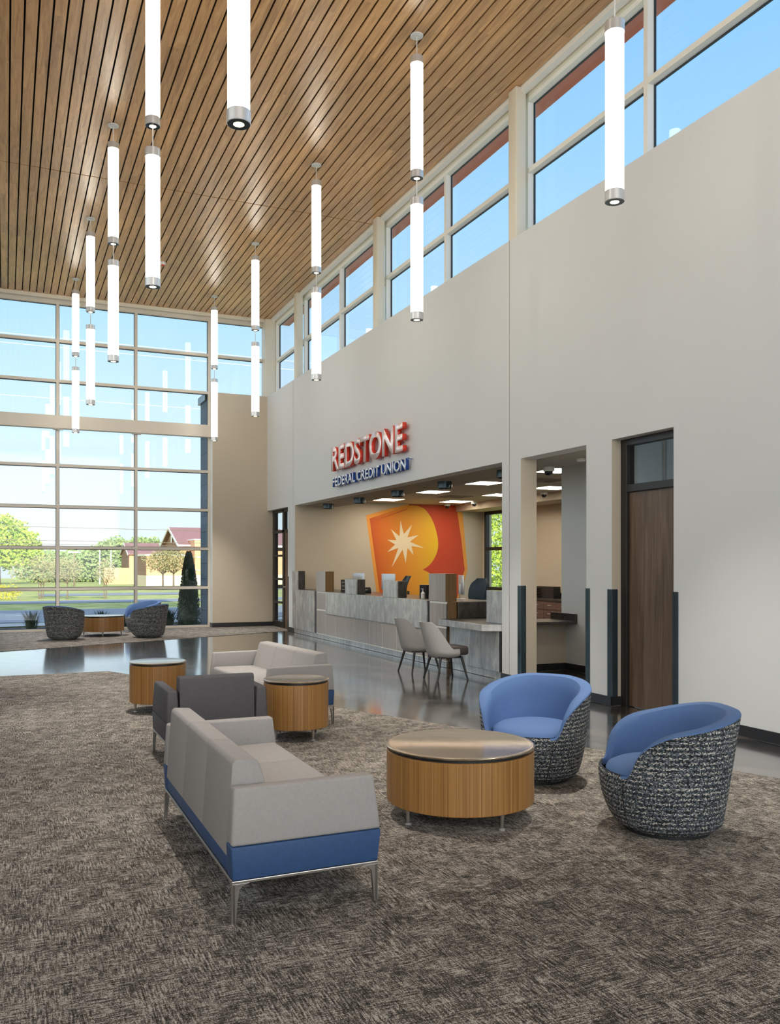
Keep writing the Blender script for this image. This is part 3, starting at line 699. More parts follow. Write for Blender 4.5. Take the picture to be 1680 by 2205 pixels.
def office_chair(x, y, rz, label):
    t = thing('office_chair', label, 'office chair', (x, y, 0), rz, 'tall office chairs behind the counter')
    # faces +x
    mb = MB()
    prof = [(-.02, .0), (.02, 0)]
    seg = []
    for i in range(13):
        a = i/12; z = .86 + .46*a; wd = .225*(1 - .9*max(0, a-.78)**1.6*8) if a > .78 else .215 + .02*math.sin(a*3)
        xo = -.24 - .10*a + .05*math.sin(a*math.pi)
        row = []
        for j in range(9):
            s_ = -1 + 2*j/8
            row.append((xo + .07*s_*s_, s_*max(wd, .12), z))
        seg.append(row)
    vf = [[mb.bm.verts.new(p) for p in r] for r in seg]; vb = [[mb.bm.verts.new((p[0]-.04, p[1], p[2])) for p in r] for r in seg]
    for i in range(12):
        for j in range(8):
            mb.bm.faces.new((vf[i][j], vf[i][j+1], vf[i+1][j+1], vf[i+1][j])); mb.bm.faces.new((vb[i][j], vb[i+1][j], vb[i+1][j+1], vb[i][j+1]))
    for i in range(12):
        mb.bm.faces.new((vf[i][0], vf[i+1][0], vb[i+1][0], vb[i][0])); mb.bm.faces.new((vf[i][8], vb[i][8], vb[i+1][8], vf[i+1][8]))
    for j in range(8):
        mb.bm.faces.new((vf[0][j], vb[0][j], vb[0][j+1], vf[0][j+1])); mb.bm.faces.new((vf[12][j], vf[12][j+1], vb[12][j+1], vb[12][j]))
    mb.ob('backrest', M['bluemesh'], t, smooth=True)
    MB().box(-.23, .24, -.24, .24, .70, .78, bev=.03, seg=3).ob('seat', M['blackpl'], t, smooth=True)
    MB().box(-.33, -.29, -.04, .04, .66, 1.0, bev=.01).box(-.33, .0, -.04, .04, .65, .69).ob('back_support', M['blackpl'], t)
    MB().tube((0, 0, .10), (0, 0, .70), .028).ob('gas_post', M['blackpl'], t)
    mb = MB()
    for k_ in range(5):
        a = k_*2*math.pi/5; mb.tube((0, 0, .12), (.28*math.cos(a), .28*math.sin(a), .07), .022, .014, n=8)
        mb.lathe([(.02, 0), (.028, .015), (.028, .04), (.02, .055)], (.28*math.cos(a), .28*math.sin(a), 0.006), n=10)
    mb.ob('star_base', M['blackpl'], t)
office_chair(7.35, 13.3, R(188), 'tall dark blue office chair behind the near desk, right of the mural')
office_chair(7.58, 17.0, R(165), 'dark office chair top showing behind the second monitor')

# cabinet along the far wall
t = thing('drawer_cabinet', 'reddish brown drawer cabinet with dark top seen through the narrow opening', 'cabinet', (10.72, 15.3, 0))
MB().box(-.32, .33, -2.2, 2.2, .08, .80).ob('body', M['cabwood'], t)
MB().box(-.28, .33, -2.2, 2.2, 0, .08).ob('toe_kick', M['blackpl'], t)
MB().box(-.35, .33, -2.2, 2.2, .80, .84, bev=.003).ob('countertop', M['steeld'], t)
MB().box(.31, .33, -2.2, 2.2, .84, .95).ob('backsplash', M['steeld'], t)
for i in range(9):
    y0 = -2.19 + i*.487
    for z0, z1 in ((.62, .78), (.10, .605)):
        dr = MB().box(-.338, -.32, y0+.004, y0+.483, z0, z1, bev=.002).ob('drawer', M['cabwood'], t)
        MB().tube((-.36, y0+.19, z1-.07), (-.36, y0+.30, z1-.07), .006, n=8).tube((-.36, y0+.195, z1-.07), (-.338, y0+.195, z1-.07), .005, n=6).tube((-.36, y0+.295, z1-.07), (-.338, y0+.295, z1-.07), .005, n=6).ob('handle', M['silver'], dr)
t = thing('paper_sorter', 'black tray sorter on top of the reddish cabinet', 'paper sorter', (10.65, 15.95, .84))
MB().box(.0, .18, -.38, .38, 0, .25, bev=.003).ob('casing', M['blackpl'], t)
for k_ in range(4): MB().box(-.10, .0, .1, .36, .03+k_*.055, .045+k_*.055, bev=.004).ob('tray', M['blackpl'], t)

# ================================================================ pendants
def pendant_tube(t, zb, zt):
    """one lit tube from zb to zt (metres above floor) under the fitting t at ceiling height"""
    z0, z1 = zb-HC, zt-HC
    tb = MB().lathe([(.074, z0+.085), (.074, z1-.085)], n=32).ob('tube_shade', M['tube'], t, smooth=True)
    MB().lathe([(.079, z1-.085), (.079, z1), (.012, z1+.001)], n=32).ob('top_cap', M['silver'], t, smooth=True)
    MB().lathe([(.079, z0+.085), (.079, z0+.003), (.076, z0)], n=32, cap=False).lathe([(.0785, z0+.0845), (.0785, z0+.085)], n=32).ob('bottom_cap', M['silver'], t, smooth=True)
    MB().lathe([(.0755, z0), (.036, z0+.0002)], n=32, cap=False).ob('end_plate', M['guard'], t)
    MB().lathe([(.036, z0+.0), (.030, z0+.02)], n=24, cap=False).ob('downlight', M['ring'], t)
    MB().lathe([(.030, z0+.02), (.030, z0+.021)], n=24).ob('lamp_lens', M['white'], t)
def make_pendant():
    t = thing('pendant_light', '', 'pendant light', (0, 0, HC), 0, 'paired tube pendants in two rows')
    MB().lathe([(.078, 0.0), (.078, -.012), (.07, -.018)], n=28).ob('canopy', M['white'], t, smooth=True)
    MB().tube((0, 0, -.01), (0, 0, 7.58-HC), .006, n=8).ob('cable', M['white'], t)
    MB().tube((0, 0, 6.14-HC), (0, 0, 5.90-HC), .006, n=8).ob('cable', M['white'], t)
    pendant_tube(t, 6.14, 7.58); pendant_tube(t, 4.46, 5.90)
    return t
P0 = make_pendant()
PL = {(1.41, 0): 'nearest of the left row, only its lower tube in view',
      (1.41, 1): 'second of the left row, cut by the top edge', (1.41, 2): 'third of the left row',
      (1.41, 3): 'fourth of the left row', (1.41, 4): 'farthest of the left row, before the tall window',
      (4.47, 0): 'nearest of the right row, before the high side windows', (4.47, 1): 'second of the right row, hanging before the high windows',
      (4.47, 2): 'third of the right row', (4.47, 3): 'fourth of the right row', (4.47, 4): 'farthest of the right row, near the room corner'}
first = True
for X in (1.41, 4.47):
    for i, Y in enumerate((5.68, 9.36, 13.02, 16.68, 20.34)):
        o = P0 if first else copy_tree(P0); first = False
        place(o, (X, Y, HC)); o['label'] = 'white tube pendant pair, ' + PL[(X, i)]
        sd_ = bpy.data.lights.new('pendant_downlight', 'SPOT'); sd_.energy = 360; sd_.color = (1, .93, .84); sd_.spot_size = R(68); sd_.spot_blend = 1.0; sd_.shadow_soft_size = .035
        so = bpy.data.objects.new('pendant_downlight', sd_); C.objects.link(so); so.parent = o; so.location = (0, 0, 4.45-HC)
t = thing('smoke_detector', 'tiny white detector with red mark on the wood ceiling between the two pendant rows', 'smoke detector', (2.99, 18.5, HC))
MB().lathe([(.06, 0), (.06, -.03), (.045, -.05)], n=20).ob('housing', M['white'], t, smooth=True)
MB().lathe([(.03, -.05), (.03, -.07)], n=12).ob('sounder', M['red'], t)

# ================================================================ furniture
def make_sofa(name, label, cat, Ln, n, fab, base, group=None):
    """origin under the centre; faces +x; depth .69, length Ln along y"""
    t = thing(name, label, cat, (0, 0, 0), 0, group)
    h = Ln/2; D = .345; aw = .10
    for s in (-1, 1):
        yo, yi = s*h, s*(h-aw); yt = s*(h-.012)
        lo, hi = -D, D
        # arm: lower band and upper part
        def arm(z0, z1, x00, x01, x10, x11, o0, o1, i0, i1, m, nm, bv):
            pts = [(x00, o0, z0), (x01, o0, z0), (x01, i0, z0), (x00, i0, z0), (x10, o1, z1), (x11, o1, z1), (x11, i1, z1), (x10, i1, z1)]
            return MB().hexa(pts, bev=bv, seg=3).ob(nm, m, t, smooth=True)
        arm(.19, .335, -D+.008, D-.005, -D, D+.01, s*(h-.004), yo, s*(h-aw), s*(h-aw), base, 'arm_base', .007)
        arm(.336, .585, -D, D+.01, -D+.015, D-.02, yo, yt, s*(h-aw), s*(h-aw+.012), fab, 'armrest', .014)
    MB().box(-D+.01, D-.01, -h+aw*.9, h-aw*.9, .19, .268, bev=.012, seg=2).ob('base_rail', base, t, smooth=True)
    wdt = (Ln - 2*aw - .012)/n
    for i in range(n):
        y0 = -h+aw+.006+i*wdt; y1 = y0+wdt
        MB().prism([(-D+.002, .27), (-D+.03, .672), (-D+.045, .69), (-D+.14, .683), (-D+.155, .665), (-D+.235, .40), (-D+.235, .27)], 'y', y0, y1, bev=.008, seg=2).ob('back_cushion', fab, t, smooth=True)
        MB().prism([(-D+.20, .27), (-D+.20, .425), (D-.02, .432), (D-.002, .415), (D-.004, .27)], 'y', y0, y1, bev=.009, seg=2).ob('seat_cushion', fab, t, smooth=True)
    mb = MB()
    mb.box(-D+.004, D-.004, -h+.002, -h+.03, .176, .19, bev=.003).box(-D+.004, D-.004, h-.03, h-.002, .176, .19, bev=.003)
    mb.box(-D+.004, -D+.03, -h+.03, h-.03, .176, .19, bev=.003).box(D-.03, D-.004, -h+.03, h-.03, .176, .19, bev=.003)
    mb.ob('frame_rail', M['nickel'], t)
    for sx_ in (-1, 1):
        for sy in (-1, 1):
            mb = MB(); x = sx_*(D-.006); y = sy*(h-.004); q = .0065
            # tapered blade leg with flared top along x
            prof = [(0, .177), (-sx_*.085, .177), (-sx_*.045, .167), (-sx_*.030, .15), (-sx_*.025, .11), (-sx_*.016, .008), (-sx_*.014, .006), (sx_*.004, .006), (sx_*.003, .03)]
            mb.prism([(x+a, b) for a, b in prof], 'y', min(y, y-sy*.02), max(y, y-sy*.02), bev=.002)
            mb.prism([(y - sy*a, b) for a, b in ((0, .177), (.075, .177), (.04, .167), (.028, .15), (.024, .11), (.014, .006), (0, .006))], 'x', min(x, x-sx_*.014), max(x, x-sx_*.014), bev=.002)
            mb.ob('leg', M['nickel'], t)
    return t
s1 = make_sofa('sofa', 'light grey sofa with navy blue base seen from behind in the foreground', 'sofa', 1.76, 3, M['greyfab'], M['navy'])
place(s1, (.885+.345, 4.58, 0), 0)
s2 = copy_tree(s1); place(s2, (2.505, 8.84, 0), R(185.5), 'light grey sofa farther back, facing left, its right arm behind the drum side table')
a1 = make_sofa('armchair', 'dark charcoal armchair seen from behind between the two grey sofas', 'armchair', .80, 1, M['darkfab'], M['darkfab'])
place(a1, (1.52, 7.12, 0), R(90))

def make_drum(name, label, cat, r, h, group=None, seg=96):
    t = thing(name, label, cat, (0, 0, 0), 0, group)
    MB().lathe([(r-.004, .112), (r, .116), (r, h-.034), (r-.003, h-.031)], n=seg).ob('drum', M['drum'], t, smooth=True)
    MB().lathe([(r-.02, h-.031), (r-.02, h-.018)], n=seg).ob('shadow_gap', M['blackpl'], t)
    MB().lathe([(r-.012, h-.018), (r+.004, h-.012), (r+.005, h-.004), (r-.003, h), (r-.02, h+.0005), (r-.028, h-.003)], n=seg).ob('tabletop', M['brtop'], t, smooth=True)
    k_ = r*.86 if r > .4 else r*.80
    for i in range(4):
        a = math.pi/4 + i*math.pi/2
        x, y = k_*math.cos(a), k_*math.sin(a)
        lg = MB().tube((x, y, .113), (x, y, .018), .017, .010, n=14).ob('leg', M['nickel'], t, smooth=True)
        MB().lathe([(.019, .0065), (.019, .012), (.008, .019)], (x, y, 0), n=14).ob('glide', M['silver'], lg, smooth=True)
    return t
ct = make_drum('coffee_table', 'large round drum coffee table with bronze top in the right foreground', 'coffee table', .455, .45)
place(ct, (2.58, 4.78, 0), R(-35))
c2 = copy_tree(ct); place(c2, (1.95, 20.1, 0), R(40), 'round drum coffee table between tweed chairs by the tall window')
st = make_drum('side_table', 'tall round drum side table with bronze top between sofa arms', 'side table', .29, .535)
place(st, (2.39, 7.52, 0), R(-23))
s_2 = copy_tree(st); place(s_2, (1.48, 9.48, 0), R(-45), 'round drum side table farther left, behind the charcoal armchair')

def smooth01(a, b, x):
    t = max(0, min(1, (x-a)/(b-a))); return t*t*(3-2*t)
def make_tub():
    """swivel tub chair; faces +x"""
    t = thing('tub_chair', '', 'armchair', (0, 0, 0), 0, 'tweed and blue tub chairs')
    n = 120
    def rim(th):
        a = abs(math.degrees(th))
        t_ = max(0, min(1, (a-36)/52)); e_ = 1-(1-t_)**2.5; e_ = e_*smooth01(0, .28, t_)
        return .36 + .255*e_ + .10*smooth01(60, 165, a)
    def rad(z, th):
        c = math.cos(th); a = abs(math.degrees(th))
        fr = .5+.5*c
        tb_ = max(0, min(1, (z-.03)/.06)); r0 = .268 + .036*(1-(1-tb_)**2)
        lin_ = max(0, min(1, (z-.09)/.61)); cur = 1-(1-max(0, min(1, (z-.05)/.27)))**2.0
        r = r0 + (.092*lin_)*(1-fr) + (.074*cur + .018*lin_)*fr
        return r
    # plan squarish
    def pt(r, th, z):
        e = 1 + .045*(abs(math.sin(2*th)))**1.5
        return (r*e*math.cos(th), r*e*math.sin(th)*1.02, z)
    outer = MB(); lin = MB(); K = 18
    ro = []; rl = []
    for i in range(n):
        th = 2*math.pi*i/n; th = th if th <= math.pi else th - 2*math.pi
        h = rim(th); th_w = .014 + .078*smooth01(32, 72, abs(math.degrees(th)))   # shell thickness
        col = []
        for j in range(K):
            z = .03 + (h-.012-.03)*j/(K-1); r_ = rad(z, th)
            if j == 0: r_ -= .012
            col.append(pt(r_, th, z))
        Rr = rad(h, th)
        ro.append([outer.bm.verts.new(p) for p in col])
        colr = [col[-1], pt(Rr-.004, th, h-.003), pt(Rr-.012-.15*th_w, th, h+.004*1), pt(Rr-th_w*.5, th, h+.006), pt(Rr-th_w*.85, th, h-.006), pt(Rr-th_w, th, h-.03)]
        zb_ = .33
        for j in range(1, 9):
            q = j/8; z = (h-.03)*(1-q) + zb_*q
            colr.append(pt(max(.2, min(Rr-th_w, rad(z, th)-th_w-.004) - .035*q*smooth01(50, 90, abs(math.degrees(th)))), th, z))
        rl.append([lin.bm.verts.new(p) for p in colr])
    for i in range(n):
        a, b = ro[i], ro[(i+1) % n]
        for j in range(K-1): outer.bm.faces.new((a[j], b[j], b[j+1], a[j+1]))
        a, b = rl[i], rl[(i+1) % n]
        for j in range(len(a)-1): lin.bm.faces.new((a[j], b[j], b[j+1], a[j+1]))
    outer.bm.faces.new([c_[0] for c_ in ro][::-1])
    # the low front lip is tweed, so shift those lining faces to the tweed colour
    lin.bm.faces.ensure_lookup_table()
    for f in lin.bm.faces:
        c_ = f.calc_center_median()
        if c_.z < .385 and c_.x > .22 and math.hypot(c_.x, c_.y) > .335 and abs(math.atan2(c_.y, c_.x)) < R(35): f.material_index = 1
    outer.ob('shell', M['tweed'], t, smooth=True); lin.ob('lining', [M['bluefab'], M['tweed']], t, smooth=True)
    sm = MB(); rows = []
    prof = [(.30, .30), (.335, .325), (.340, .352), (.325, .378), (.28, .398), (.20, .412), (.10, .419), (.01, .421)]
    for r_, z in prof:
        rows.append([sm.bm.verts.new((r_*math.cos(2*math.pi*i/64)*1.0 + .012, r_*.90*math.sin(2*math.pi*i/64), z)) for i in range(64)])
    for a, b in zip(rows, rows[1:]):
        for i in range(64): sm.bm.faces.new((a[i], a[(i+1) % 64], b[(i+1) % 64], b[i]))
    sm.bm.faces.new(rows[-1]); sm.bm.faces.new(rows[0][::-1])
    sm.ob('seat_cushion', M['bluefab'], t, smooth=True)
    MB().lathe([(.25, .0065), (.25, .03)], n=48).ob('swivel_base', M['blackpl'], t)
    # piped seams down the front
    for sgn in (-1, 1):
        mb = MB(); th = sgn*R(36); prev = None
        for j in range(K):
            z = .035 + (rim(th)-.065)*j/(K-1); p = Vector(pt(rad(z, th)+.0005, th*(1 - .12*(1-j/(K-1))), z))
            if prev is not None: mb.tube(prev, p, .0035, n=6)
            prev = p
        mb.ob('seam', M['blackpl'], t)
    return t
tb = make_tub()
place(tb, (3.565, 4.05, 0), math.atan2(.40, -.92), 'blue and tweed tub chair at the right edge, turned side-on')
for x, y, a, lb in ((3.535, 5.405, math.atan2(-.62, -.78), 'blue and tweed tub chair facing the camera behind the bronze coffee table'),
                    (1.11, 19.35, math.atan2(.80, .60), 'tweed tub chair seen from behind, left of the far coffee table'),
                    (2.82, 19.25, math.atan2(.65, -.76), 'tweed tub chair right of the far coffee table, nearer one of the two'),
                    (2.93, 20.95, math.atan2(-.45, -.9), 'blue lined tub chair half hidden at the right by the window')):
    o = copy_tree(tb); place(o, (x, y, 0), a, lb)

def make_guest():
    """upholstered chair, faces +x"""
    t = thing('guest_chair', '', 'chair', (0, 0, 0), 0, 'grey guest chairs at the transaction desk')
    nU, nV = 33, 14; mb = MB(); of, inn = [], []
    for i in range(nU):
        s_ = -1 + 2*i/(nU-1); ph = s_*R(118)
        c = math.cos(ph); sn = math.sin(ph)
        htop = .42 + .37*(1-smooth01(40, 100, abs(math.degrees(ph))))
        rowo, rowi = [], []
        for j in range(nV):
            v = j/(nV-1); z = .31 + (htop-.31)*v
            tz = (z-.31)/.48
            wy = .252 - .05*tz ; rx = .215 + .145*tz
            k0 = 1 - .18*(1-min(1, (z-.31)/.06))**2
            x = -.02 - c*rx*k0 if c > 0 else -.02 - c*.30*k0
            y = sn*wy*k0
            rowo.append((x, y, z)); rowi.append((x + .028*c, y - .028*sn, z))
        of.append([mb.bm.verts.new(p) for p in rowo]); inn.append([mb.bm.verts.new(p) for p in rowi])
    for i in range(nU-1):
        for j in range(nV-1):
            mb.bm.faces.new((of[i][j], of[i+1][j], of[i+1][j+1], of[i][j+1])); mb.bm.faces.new((inn[i][j], inn[i][j+1], inn[i+1][j+1], inn[i+1][j]))
        mb.bm.faces.new((of[i][-1], of[i+1][-1], inn[i+1][-1], inn[i][-1])); mb.bm.faces.new((of[i][0], inn[i][0], inn[i+1][0], of[i+1][0]))
    for e in (0, nU-1):
        for j in range(nV-1): mb.bm.faces.new((of[e][j], of[e][j+1], inn[e][j+1], inn[e][j]))
    o = mb.ob('back_shell', M['lightfab'], t, smooth=True)
    MB().box(-.17, .27, -.20, .20, .335, .455, bev=.035, seg=4).ob('seat', M['brownlea'], t, smooth=True)
    MB().prism([(-.17, -.15), (-.17, .15), (-.1, .2), (.12, .2), (.18, .15), (.18, -.15), (.12, -.2), (-.1, -.2)], 'z', .30, .324).ob('under_frame', M['blackwood'], t)
    for a, b, c_, d_ in ((-.14, .15, -.215, .215), (-.14, -.15, -.215, -.215), (.17, .16, .235, .22), (.17, -.16, .235, -.22)):
        MB().tube((a, b, .315), (c_, d_, .001), .020, .012, n=12).ob('leg', M['blackwood'], t, smooth=True)
    return t
g = make_guest(); place(g, (5.47, 10.57, 0), R(0), 'light grey guest chair with dark seat, nearer of the pair at the desk')
g2 = copy_tree(g); place(g2, (5.49, 11.45, 0), R(3), 'light grey guest chair partly hidden behind its twin at the desk')

# ================================================================ outside
def gz(y): return -.30 if y < 50 else max(-2.0, -.30 - .0115*(y-50))
ys_ = [22.0, 28, 29.6, 30.2, 39, 45, 48.5, 50, 58, 66, 80, 110, 150, 198, 260]
def strip(name, x0, x1, y0, y1, m, dz=0, nx=1):
    mb = MB(); cuts = sorted({y0, y1} | {y for y in ys_ if y0 < y < y1})
    for a, b in zip(cuts, cuts[1:]):
        mb.poly([(x0, a, gz(a)+dz), (x1, a, gz(a)+dz), (x1, b, gz(b)+dz), (x0, b, gz(b)+dz)])
    return struct(mb.ob(name, m))
struct(MB().box(-200, 300, -100, 22.0, -.8, -.32).ob('ground', M['paver']))
strip('ground_lawn', -120, 160, 22.0, 260, M['lawn'])
strip('ground_bed', -30, 12, 22.05, 28.0, M['soil'], .01)
strip('ground_sidewalk', -60, 60, 28.2, 29.8, M['paver'], .03)
strip('ground_road', -120, 160, 30.3, 38.6, M['asphalt'], .015)
strip('ground_road', -120, 160, 45.0, 48.6, M['asphalt'], .015)
strip('ground_road', 2, 120, 58.5, 66, M['asphalt'], .015)
mb = MB()
for i in range(14): mb.poly([(-20+i*5, 34.4, -.28), (-17.5+i*5, 34.4, -.28), (-17.5+i*5, 34.52, -.28), (-20+i*5, 34.52, -.28)])
mb.poly([(-60, 30.7, -.28), (60, 30.7, -.28), (60, 30.82, -.28), (-60, 30.82, -.28)]); mb.poly([(-60, 38.1, -.28), (60, 38.1, -.28), (60, 38.2, -.28), (-60, 38.2, -.28)])
struct(mb.ob('ground_lane_marks', M['trimw']))
# parking lot and drive
mb = MB(); mb.poly([(12, 78, gz(78)+.02), (26, 74, gz(74)+.02), (19, 100, gz(100)+.02), (9, 104, gz(104)+.02)])
struct(mb.ob('ground_parking', M['asphalt']))

# blue brick wing wall outside the glass
struct(MB().box(4.66, 5.6, 22.02, 22.85, -.3, 5.72).ob('wall_outside_pier', M['bluebrick']))
struct(MB().box(4.60, 5.66, 22.02, 22.92, 5.72, 5.90).ob('trim_pier_cap', M['guard']))

def blob_leaves(mb, c, rx, ry, rz, n, size, seed=0, hollow=.45, mi=0):
    rnd = random.Random(seed)
    for _ in range(n):
        th = rnd.uniform(0, 2*math.pi); cz = rnd.uniform(-1, 1); s_ = math.sqrt(1-cz*cz)
        d_ = Vector((s_*math.cos(th), s_*math.sin(th), cz))
        lump = 1 + .33*noise.noise(d_*2.3 + Vector((seed*3.1, 0, 0))) + .15*noise.noise(d_*6 + Vector((seed, 5, 0)))
        q = (hollow + (1-hollow)*rnd.random()**.6)*lump
        p = Vector(c) + Vector((d_.x*rx*q, d_.y*ry*q, d_.z*rz*q))
        a = Vector((rnd.gauss(0, 1), rnd.gauss(0, 1), rnd.gauss(0, 1))).normalized(); b = a.orthogonal().normalized()
        s = size*rnd.uniform(.6, 1.3)
        mb.bm.faces.new([mb.bm.verts.new(p + a*s), mb.bm.verts.new(p + b*s*.6), mb.bm.verts.new(p - a*s), mb.bm.verts.new(p - b*s*.6)]).material_index = mi
def tree(name, label, x, y, h, r, m, trunk_h, tr=.15, n=2500, size=.16, cat='tree', group=None, blobs=None, seed=1, multi=1):
    t = thing(name, label, cat, (x, y, gz(y)), 0, group)
    mb = MB(); rnd = random.Random(seed)
    bl = blobs or [(0, 0, (h+trunk_h)/2 + .0, r, r, (h-trunk_h)/2)]
    for i, (bx_, by_, bz_, r1, r2, r3) in enumerate(bl): blob_leaves(mb, (bx_, by_, bz_), r1, r2, r3, n//len(bl), size, seed*10+i)
    mb.ob('foliage', m, t, recalc=False)
    mb = MB()
    for q in range(multi):
        ox = (q-(multi-1)/2)*tr*3
        mb.tube((ox, 0, -.1), (ox*1.6, 0, trunk_h*1.15), tr, tr*.7, n=8)
    for q in range(7):
        a = rnd.uniform(0, 6.28); e = rnd.uniform(.3, .8)
        mb.tube((0, 0, trunk_h*.9), (math.cos(a)*r*.65, math.sin(a)*r*.65, trunk_h + (h-trunk_h)*e), tr*.45, tr*.1, n=6)
    mb.ob('trunk', M['bark'], t, smooth=True)
    return t
def at(px, Y):   # design helper: world x of a bearing used once for planning distances
    u = (px-840)/1880; s_, c_ = math.sin(YAW), math.cos(YAW)
    return Y*(s_+u*c_)/(c_-u*s_)
tree('broadleaf_tree', 'big bright green tree at the left edge beyond the road', -1.1, 150, 11.0, 6, M['leafb'], 3.2, .45, 9000, .34,
     blobs=[(0, 0, 8.2, 4.4, 4, 2.9), (3.2, 0, 6.2, 3.2, 3, 2.4), (-3.2, 0, 6.0, 3.4, 3, 2.8), (1.0, -2, 4.6, 4.2, 3, 1.9), (4.3, 0, 4.6, 2.0, 2, 1.6)], seed=3)
tree('young_tree', 'olive young tree with bare lower stems, left of the first window bar', 1.8, 52, 2.55, 1.35, M['leafo'], .8, .03, 1500, .055, seed=5, multi=3, blobs=[(-.5, 0, 1.55, 1.3, 1, .75), (.8, 0, 1.45, 1.1, 1, .7), (.2, 0, 2.0, .9, .8, .55)], group='young street trees')
tree('young_tree', 'olive young tree just right of the first window bar', 3.05, 50, 2.35, .85, M['leafo'], .95, .04, 1100, .05, seed=6, group='young street trees')
tree('young_tree', 'small olive young tree in the middle bay, before the brick wall', 5.0, 50, 2.2, .55, M['leafo'], .8, .03, 700, .05, seed=7, multi=2, group='young street trees')
tree('spring_tree', 'yellow green tree with pale trunk before the brick building, left of its twin', 15.2, 94, 4.1, 2.0, M['leafo'], 1.5, .12, 1800, .10, seed=8, group='yellow green trees by the brick building')
tree('spring_tree', 'yellow green tree before the brick building, right of its twin', 16.4, 94.5, 4.2, 2.2, M['leafo'], 1.6, .10, 1800, .10, seed=9, group='yellow green trees by the brick building')
tree('distant_tree', 'round pale green tree left of the red gabled roof', 26.5, 190, 9.6, 4.2, M['leafm'], 3, .3, 2500, .35, seed=10, group='distant trees beyond the street')
tree('distant_tree', 'pale green tree behind the second window bar', 20.8, 188, 9.0, 4.0, M['leafm'], 3, .3, 2500, .35, seed=11, group='distant trees beyond the street')
for i, (px, Y, h, r) in enumerate([(75, 185, 4.5, 4.5), (105, 190, 4.6, 4.5), (140, 196, 5.2, 3.6), (172, 188, 4.8, 4.5), (200, 186, 5.9, 5.0), (228, 184, 6.8, 4.8), (250, 192, 6.6, 4.0), (304, 178, 6.0, 4.4), (350, 182, 6.4, 4.5)]):
    nm = ['by the big bright tree', 'left of the first light pole', 'with a thin crown', 'in the middle of the tree line', 'behind the first light pole', 'behind the second light pole', 'behind the small gable', 'behind the low brick wing', 'just left of the big gable'][i]
    tree('distant_tree', 'low distant green tree ' + nm, at(px, Y), Y, h+2, r, M['leafm'], .6, .2, 1600, .4, seed=20+i, group='distant trees beyond the street',
         blobs=[(0, 0, (h+2)*.42, r, 3, (h+2)*.42), (r*.3, 0, (h+2)*.7, r*.5, 2, (h+2)*.28)])
# clipped evergreen by the blue pier
t = thing('evergreen_shrub', 'tall dark narrow evergreen against the blue brick pier outside', 'shrub', (4.42, 23.2, -.30))
mb = MB(); rnd = random.Random(4)
for _ in range(7000):
    z = rnd.random()**.85*2.15; rr_ = .33*(1-z/2.2)**.6*(.55+.5*rnd.random()) + .02; a = rnd.uniform(0, 6.283)
    p = Vector((rr_*math.cos(a), rr_*math.sin(a), z+.05)); d1 = Vector((rnd.gauss(0, 1), rnd.gauss(0, 1), 1.5+rnd.random())).normalized(); d2 = d1.orthogonal().normalized()
    mb.bm.faces.new([mb.bm.verts.new(p+d1*.035), mb.bm.verts.new(p+d2*.014), mb.bm.verts.new(p-d1*.035), mb.bm.verts.new(p-d2*.014)])
mb.ob('foliage', M['leafd'], t, recalc=False)
MB().lathe([(.06, -.02), (.2, .1), (.24, .6), (.16, 1.4), (.03, 2.0)], n=16).ob('inner_growth', M['leafd'], t, smooth=True)
def clump(x, y, h, r, label, n=260, seed=1, m='leafd'):
    t = thing('ornamental_grass', label, 'grass clump', (x, y, gz(y)), 0, 'grass clumps in the planting bed')
    mb = MB(); rnd = random.Random(seed)
    for _ in range(n):
        a = rnd.uniform(0, 6.283); l = h*rnd.uniform(.6, 1.1); o_ = r*rnd.uniform(.2, 1)
        b0 = Vector((.25*o_*math.cos(a), .25*o_*math.sin(a), 0)); b1 = Vector((.6*o_*math.cos(a), .6*o_*math.sin(a), l*.7)); b2 = Vector((o_*math.cos(a), o_*math.sin(a), l))
        s_ = Vector((-math.sin(a), math.cos(a), 0))*.009
        mb.bm.faces.new([mb.bm.verts.new(b0-s_), mb.bm.verts.new(b0+s_), mb.bm.verts.new(b1+s_), mb.bm.verts.new(b1-s_)])
        mb.bm.faces.new([mb.bm.verts.new(b1-s_), mb.bm.verts.new(b1+s_), mb.bm.verts.new(b2)])
    mb.ob('blades', M[m], t, recalc=False)
    return t
clump(.62, 25.0, .62, .33, 'grass clump outside, left of the far left tub chair', seed=1)
clump(2.5, 26.0, .55, .36, 'low grass clump outside above the far coffee table', seed=2)
clump(3.2, 26.5, .42, .25, 'small grass clump outside above the right end of the far coffee table', seed=3)
clump(4.15, 24.7, .62, .3, 'grass clump outside between the right tub chair and the evergreen', seed=4)
mb = MB(); blob_leaves(mb, (0, 0, .35), 1.1, .7, .5, 900, .05, 33)
tag(mb.ob('flowering_shrub', M['leafy'], recalc=False, loc=(-.35, 52, -.32)), 'low yellow flowering shrub at the left edge across the road', 'shrub')

